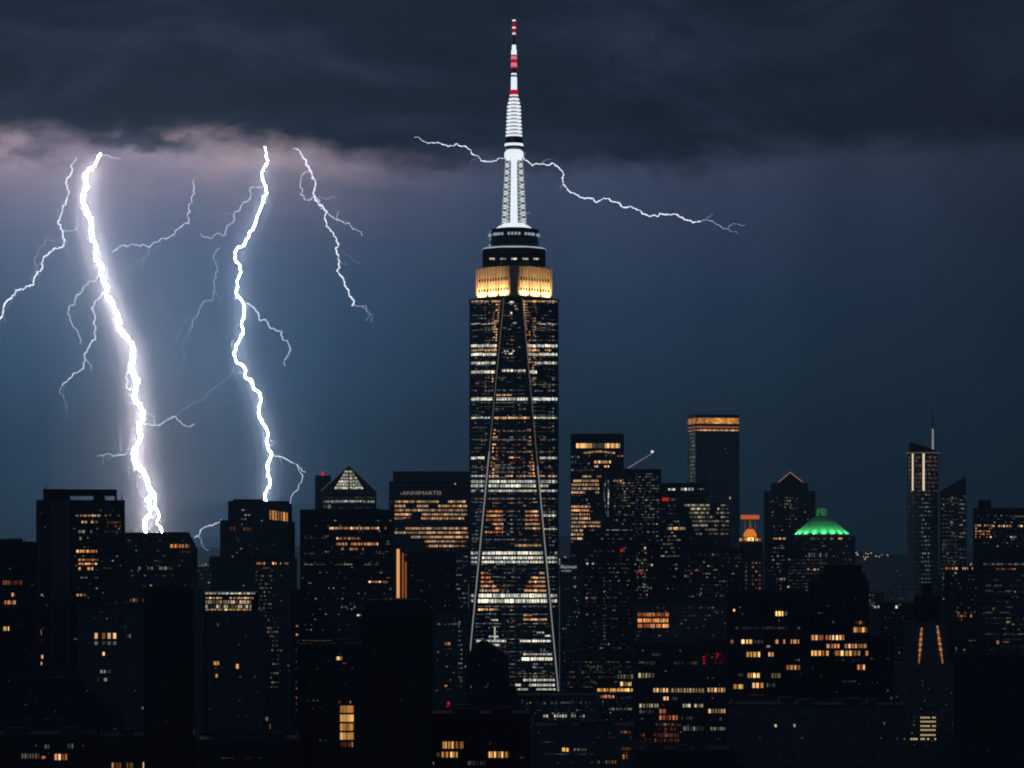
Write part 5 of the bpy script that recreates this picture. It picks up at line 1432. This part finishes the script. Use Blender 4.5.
B = Bld('office_block', 'dark block with many pale and reddish window rows and a flat roof, right of centre', 1500, 635, 725.5, 644, 'black', seed=57)
B.row(652, 660, 654.6, 2.6, 'warm_dim', .9, (2, 3)); B.row(638, 655, 662.4, 2, 'faint', .9, (2, 4)); B.row(674, 698, 663, 3, 'faint', .7, (2, 3))
B.rows(703, 710, 654, 664, 3.1, 1.8, 'red', .75, (1, 1.8)); B.rows(715, 724, 654, 664, 3.1, 1.8, 'red', .6, (1, 1.8)); B.row(704, 724, 655, 1.4, 'red', .5, (2, 3))
B.row(638, 654, 675.4, 4.6, 'paleyel', .95, (1.8, 3.4)); B.row(653, 668, 690.2, 4, 'warm', .9, (1.8, 3)); B.row(671, 682, 690.4, 4, 'warm', .95, (1.8, 3)); B.row(683, 697, 690.4, 4.2, 'warm', .95, (1.8, 3)); B.row(698, 705, 690.4, 4, 'warm', .9, (1.8, 3)); B.row(707, 725, 690, 4.2, 'warm', .92, (1.8, 3)); B.row(663, 671, 698.4, 3.6, 'warm', .9, (2, 3)); B.row(672, 677, 698.4, 3, 'warm_dim', .9, (2, 3))
B.row(639, 659, 705.6, 3.6, 'paleyel', .92, (1.8, 3)); B.row(683, 704, 705.6, 3.2, 'paleyel', .85, (1.8, 3)); B.row(639, 652, 711.4, 4, 'faint', .9, (2, 3)); B.row(659, 671, 711.2, 4, 'orange', .95, (2, 4)); B.row(708, 725, 711, 4, 'warm', .9, (1.8, 3)); B.row(659, 679, 717.6, 4.4, 'redor', .97, (1.8, 4)); B.row(681, 700, 718, 3, 'faint', .9, (2, 3)); B.row(719, 725, 719, 3, 'warm_dim', .9, (2, 3)); B.row(655, 679, 724.4, 2.4, 'orange_dim', .9, (2, 4)); B.rows(654, 679, 729, 747, 5.6, 3, 'redim', .85, (1.8, 4)); B.row(657, 679, 735.4, 3, 'orange_dim', .9, (2, 4)); B.row(683, 703, 728.6, 4, 'white_dim', .8, (1.8, 3)); B.row(710, 725, 728.6, 3, 'warm_dim', .8, (1.8, 3)); B.rows(639, 646, 735, 747, 4, 3, 'redim', .8, (2, 3))
B.scatter(30, 637, 724, 650, 750, ('faint',), pitch=6.8); B.cap(1.6).plant(4).done()
B = Bld('office_block', 'teal grey block with one patch of glowing orange storeys, above the flat roof', 1540, 634, 727, 603, 'concrete', seed=58)
for y in (614.6, 620.4, 625.8): B.row(637.4, 668.6, y, 3.6, 'redor2', .97, (4, 9))
B.rows(683, 690, 608, 625, 4, 1.2, 'faint', .7, (1, 2)); B.win(699, 712, 607, 608.4, 'faint').win(702.6, 704.6, 624.6, 627, 'warm_dim').win(716, 718, 612, 614, 'warm_dim')
B.scatter(40, 636, 726, 607, 640, ('faint', 'faint', 'orange_dim'), w=(1, 2.4), pitch=4); B.cap().plant(5).done()
B = Bld('office_block', 'dark block with a small rooftop bump behind the teal grey block', 1800, 681, 745, 550, 'dark_glass', seed=59)
B.block('roof_storey', 697, 714, 540, 550.01, 'black', 3, 14); B.win(664+20, 700, 570, 571.2, 'faint').win(684, 689, 575, 577, 'white_dim').row(715, 726, 595.6, 2.2, 'warm_dim', .7, (1, 2.6)); B.row(696, 702, 594.6, 1.6, 'white_dim', .9, (1.5, 3));  B.row(732, 744, 556.6, 1.5, 'warm_dim', .8, (2, 4)); B.scatter(70, 683, 744, 554, 600, ('faint', 'faint', 'orange_dim', 'white_dim'), w=(1, 2.4), pitch=3.8); B.cap().done()
B = Bld('office_block', 'bluish block with a small pale sign, squeezed against the foot of the tallest tower', 1690, 560, 582, 558, 'blue_glass', seed=60)
text_sign(B, 'Alumnum', 560.4, 576.6, 566.6, 3.6, 'sign_white'); text_sign(B, 'ın mmm', 561.6, 571, 571, 1.8, 'soft_glow')
for y in (577.6, 586.6, 598, 612): B.win(573.4, 576, y - 1, y + 1, 'white_dim')
B.row(573, 583, 655, 2.2, 'warm_dim', .8, (4, 9)); B.scatter(20, 561, 580, 580, 660, R, w=(1, 2), pitch=4); B.done()
B = Bld('office_block', 'dark block with bright orange strips, between the tallest tower and the flat roofed block', 1560, 566, 634, 653, 'dark_glass', seed=61)
B.row(617, 633, 676.6, 4, 'warm_dim', .95, (2, 3)); B.row(620, 632.6, 683.8, 4, 'orange_hot', .9, (2, 4)); B.row(597, 632.6, 690, 3, 'orange_hot', .97, (3, 7)); B.row(593, 614, 696.6, 2.6, 'orange', .85, (3, 6)); B.row(594, 632, 709, 2.2, 'warm_dim', .9, (2, 5)); B.row(562+5, 585, 694, 1.2, 'white_dim', .6, (1, 2.4)); B.rows(567, 632, 662, 700, 5, 1.3, 'faint', .55, (2, 8)); B.scatter(60, 567, 632, 658, 720, R, w=(1, 2), pitch=3.6); B.cap().plant(3).done()
B = Bld('office_block', 'low block sprinkled with white lamps at the foot of the tallest tower', 1450, 518, 600, 697, 'concrete', seed=62)
B.row(521, 590, 702.6, 1.5, 'white_dim', .5, (1, 2.2)); B.row(543, 590, 716, 2.6, 'white', .6, (1.2, 2.6)); B.row(556, 576, 713.4, 2, 'white_dim', .7, (1, 2)); B.row(546, 590, 720.6, 1.4, 'warm_dim', .5, (1, 2)); B.win(530, 532.6, 726, 728.6, 'orange_dim'); B.scatter(70, 520, 598, 700, 735, ('faint', 'white_dim', 'warm_dim'), w=(1, 2), h=1.1, pitch=3.2); B.cap().done()
B = Bld('office_block', 'dark low block at the bottom with a single orange shop light and small lamps', 1150, 531, 634, 728, 'concrete', seed=63)
B.win(561.6, 565, 747.6, 751.4, 'orange_hot').win(565.4, 568.6, 748, 751.6, 'orange_hot'); B.row(573, 586, 749.6, 2.2, 'warm_dim', .9, (2, 4)); B.row(541, 555, 742, 1.6, 'faint', .9, (3, 6)); B.row(545, 595, 754, .9, 'faint', .9, (8, 16)); B.row(620, 630, 721+11, 2.6, 'orange_dim', .8, (2, 4)); B.row(622, 631, 756.6, 4.4, 'amber_mix', .9, (2, 4)); B.row(597, 616, 762, 3, 'orange_dim', .8, (2, 4)); B.win(608, 610, 729+3, 734, 'white_dim').win(628.6, 630.6, 731.6, 734, 'warm_dim').win(621, 631, 747.6, 750, 'orange_dim'); B.scatter(24, 535, 632, 732, 765, ('faint', 'orange_dim'), w=(1, 2), pitch=5); B.cap().plant(4).done()
B = Bld('office_block', 'lowest black roof in front, under the pale and reddish window rows', 1040, 634, 730, 752, 'black', seed=64); B.cap().plant(4).done()

# far low roofs in the haze, nothing sets them apart
fr_r = random.Random(21)
spots = []
for i in range(26):
    x0 = -30 + i * 41 + fr_r.uniform(-9, 9)
    w_ = fr_r.uniform(24, 50)
    spots.append((x0, x0 + w_, fr_r.uniform(566, 592), fr_r.uniform(2700, 3600)))
for i, (a_, c_, yt, Df) in enumerate(spots):
    B = Bld('city_block', 'far low dark block fading into haze between nearer towers', Df, a_, c_, yt, fr_r.choice(['dark_glass', 'concrete', 'blue_glass']), group='far low city blocks in the haze', seed=100 + i, depth=50)
    B.scatter(22, a_, c_, yt + 3, yt + 46, ('warm_dim', 'white_dim', 'orange_dim', 'faint'), w=(1, 1.8), h=1.0, pitch=3.4); B.done()

# town lights on the far slopes
b = MB((0, 9000, 0)); lm = [M['town_warm'], M['town_white']]
lr = random.Random(4)
def town(px0, px1, py, spread, n):
    for _ in range(n):
        px_ = lr.uniform(px0, px1); py_ = py + lr.gauss(0, spread)
        x = PX(px_, 8700); D_ = 8700; z = PZ(py_, D_)
        # on the slope: slide the lamp to the hill surface
        h = hill_h(x); z = min(z, h - lr.uniform(3, 30))
        y = 9000 - 900 * (1 - max(0.02, z + 1) / (h + 1)) - 6
        s_ = lr.uniform(1.0, 1.9); i0 = len(b.f); box_at(b, x, y, max(2, z) + 2, s_)
        for k in range(i0, len(b.f)): b.mi[k] = lr.choice((0, 1)) if k == i0 else b.mi[i0]
town(0, 34, 521, 2.0, 34); town(196, 216, 549, 3, 26); town(378, 392, 512, 2, 6); town(860, 912, 541, 1.0, 17); town(966, 978, 512, 3, 5); town(560, 570, 540, 12, 20); town(0, 1024, 548, 4, 90)
b.obj('town_lights', lm, kind='stuff')['label'] = 'tiny scattered lights of the far town on the horizon'

# ------------------------------------------------------------------ air
hz = mist('storm_haze', HAZE_DENSITY, (0.50, 0.76, 1.0))
b = MB((0, 5000, 0)); b.box(-9000, 9000, -1500, 13000, -3, 640)
ho = b.obj('haze', hz, kind='stuff'); ho.location = (0, 5000, 0)
b = None
for o_ in bpy.data.objects:
    if o_.name in ('ground',): o_.location = (0, 0, 0)
for nm in ('town_lights',): bpy.data.objects[nm].location = (0, 9000, 0)
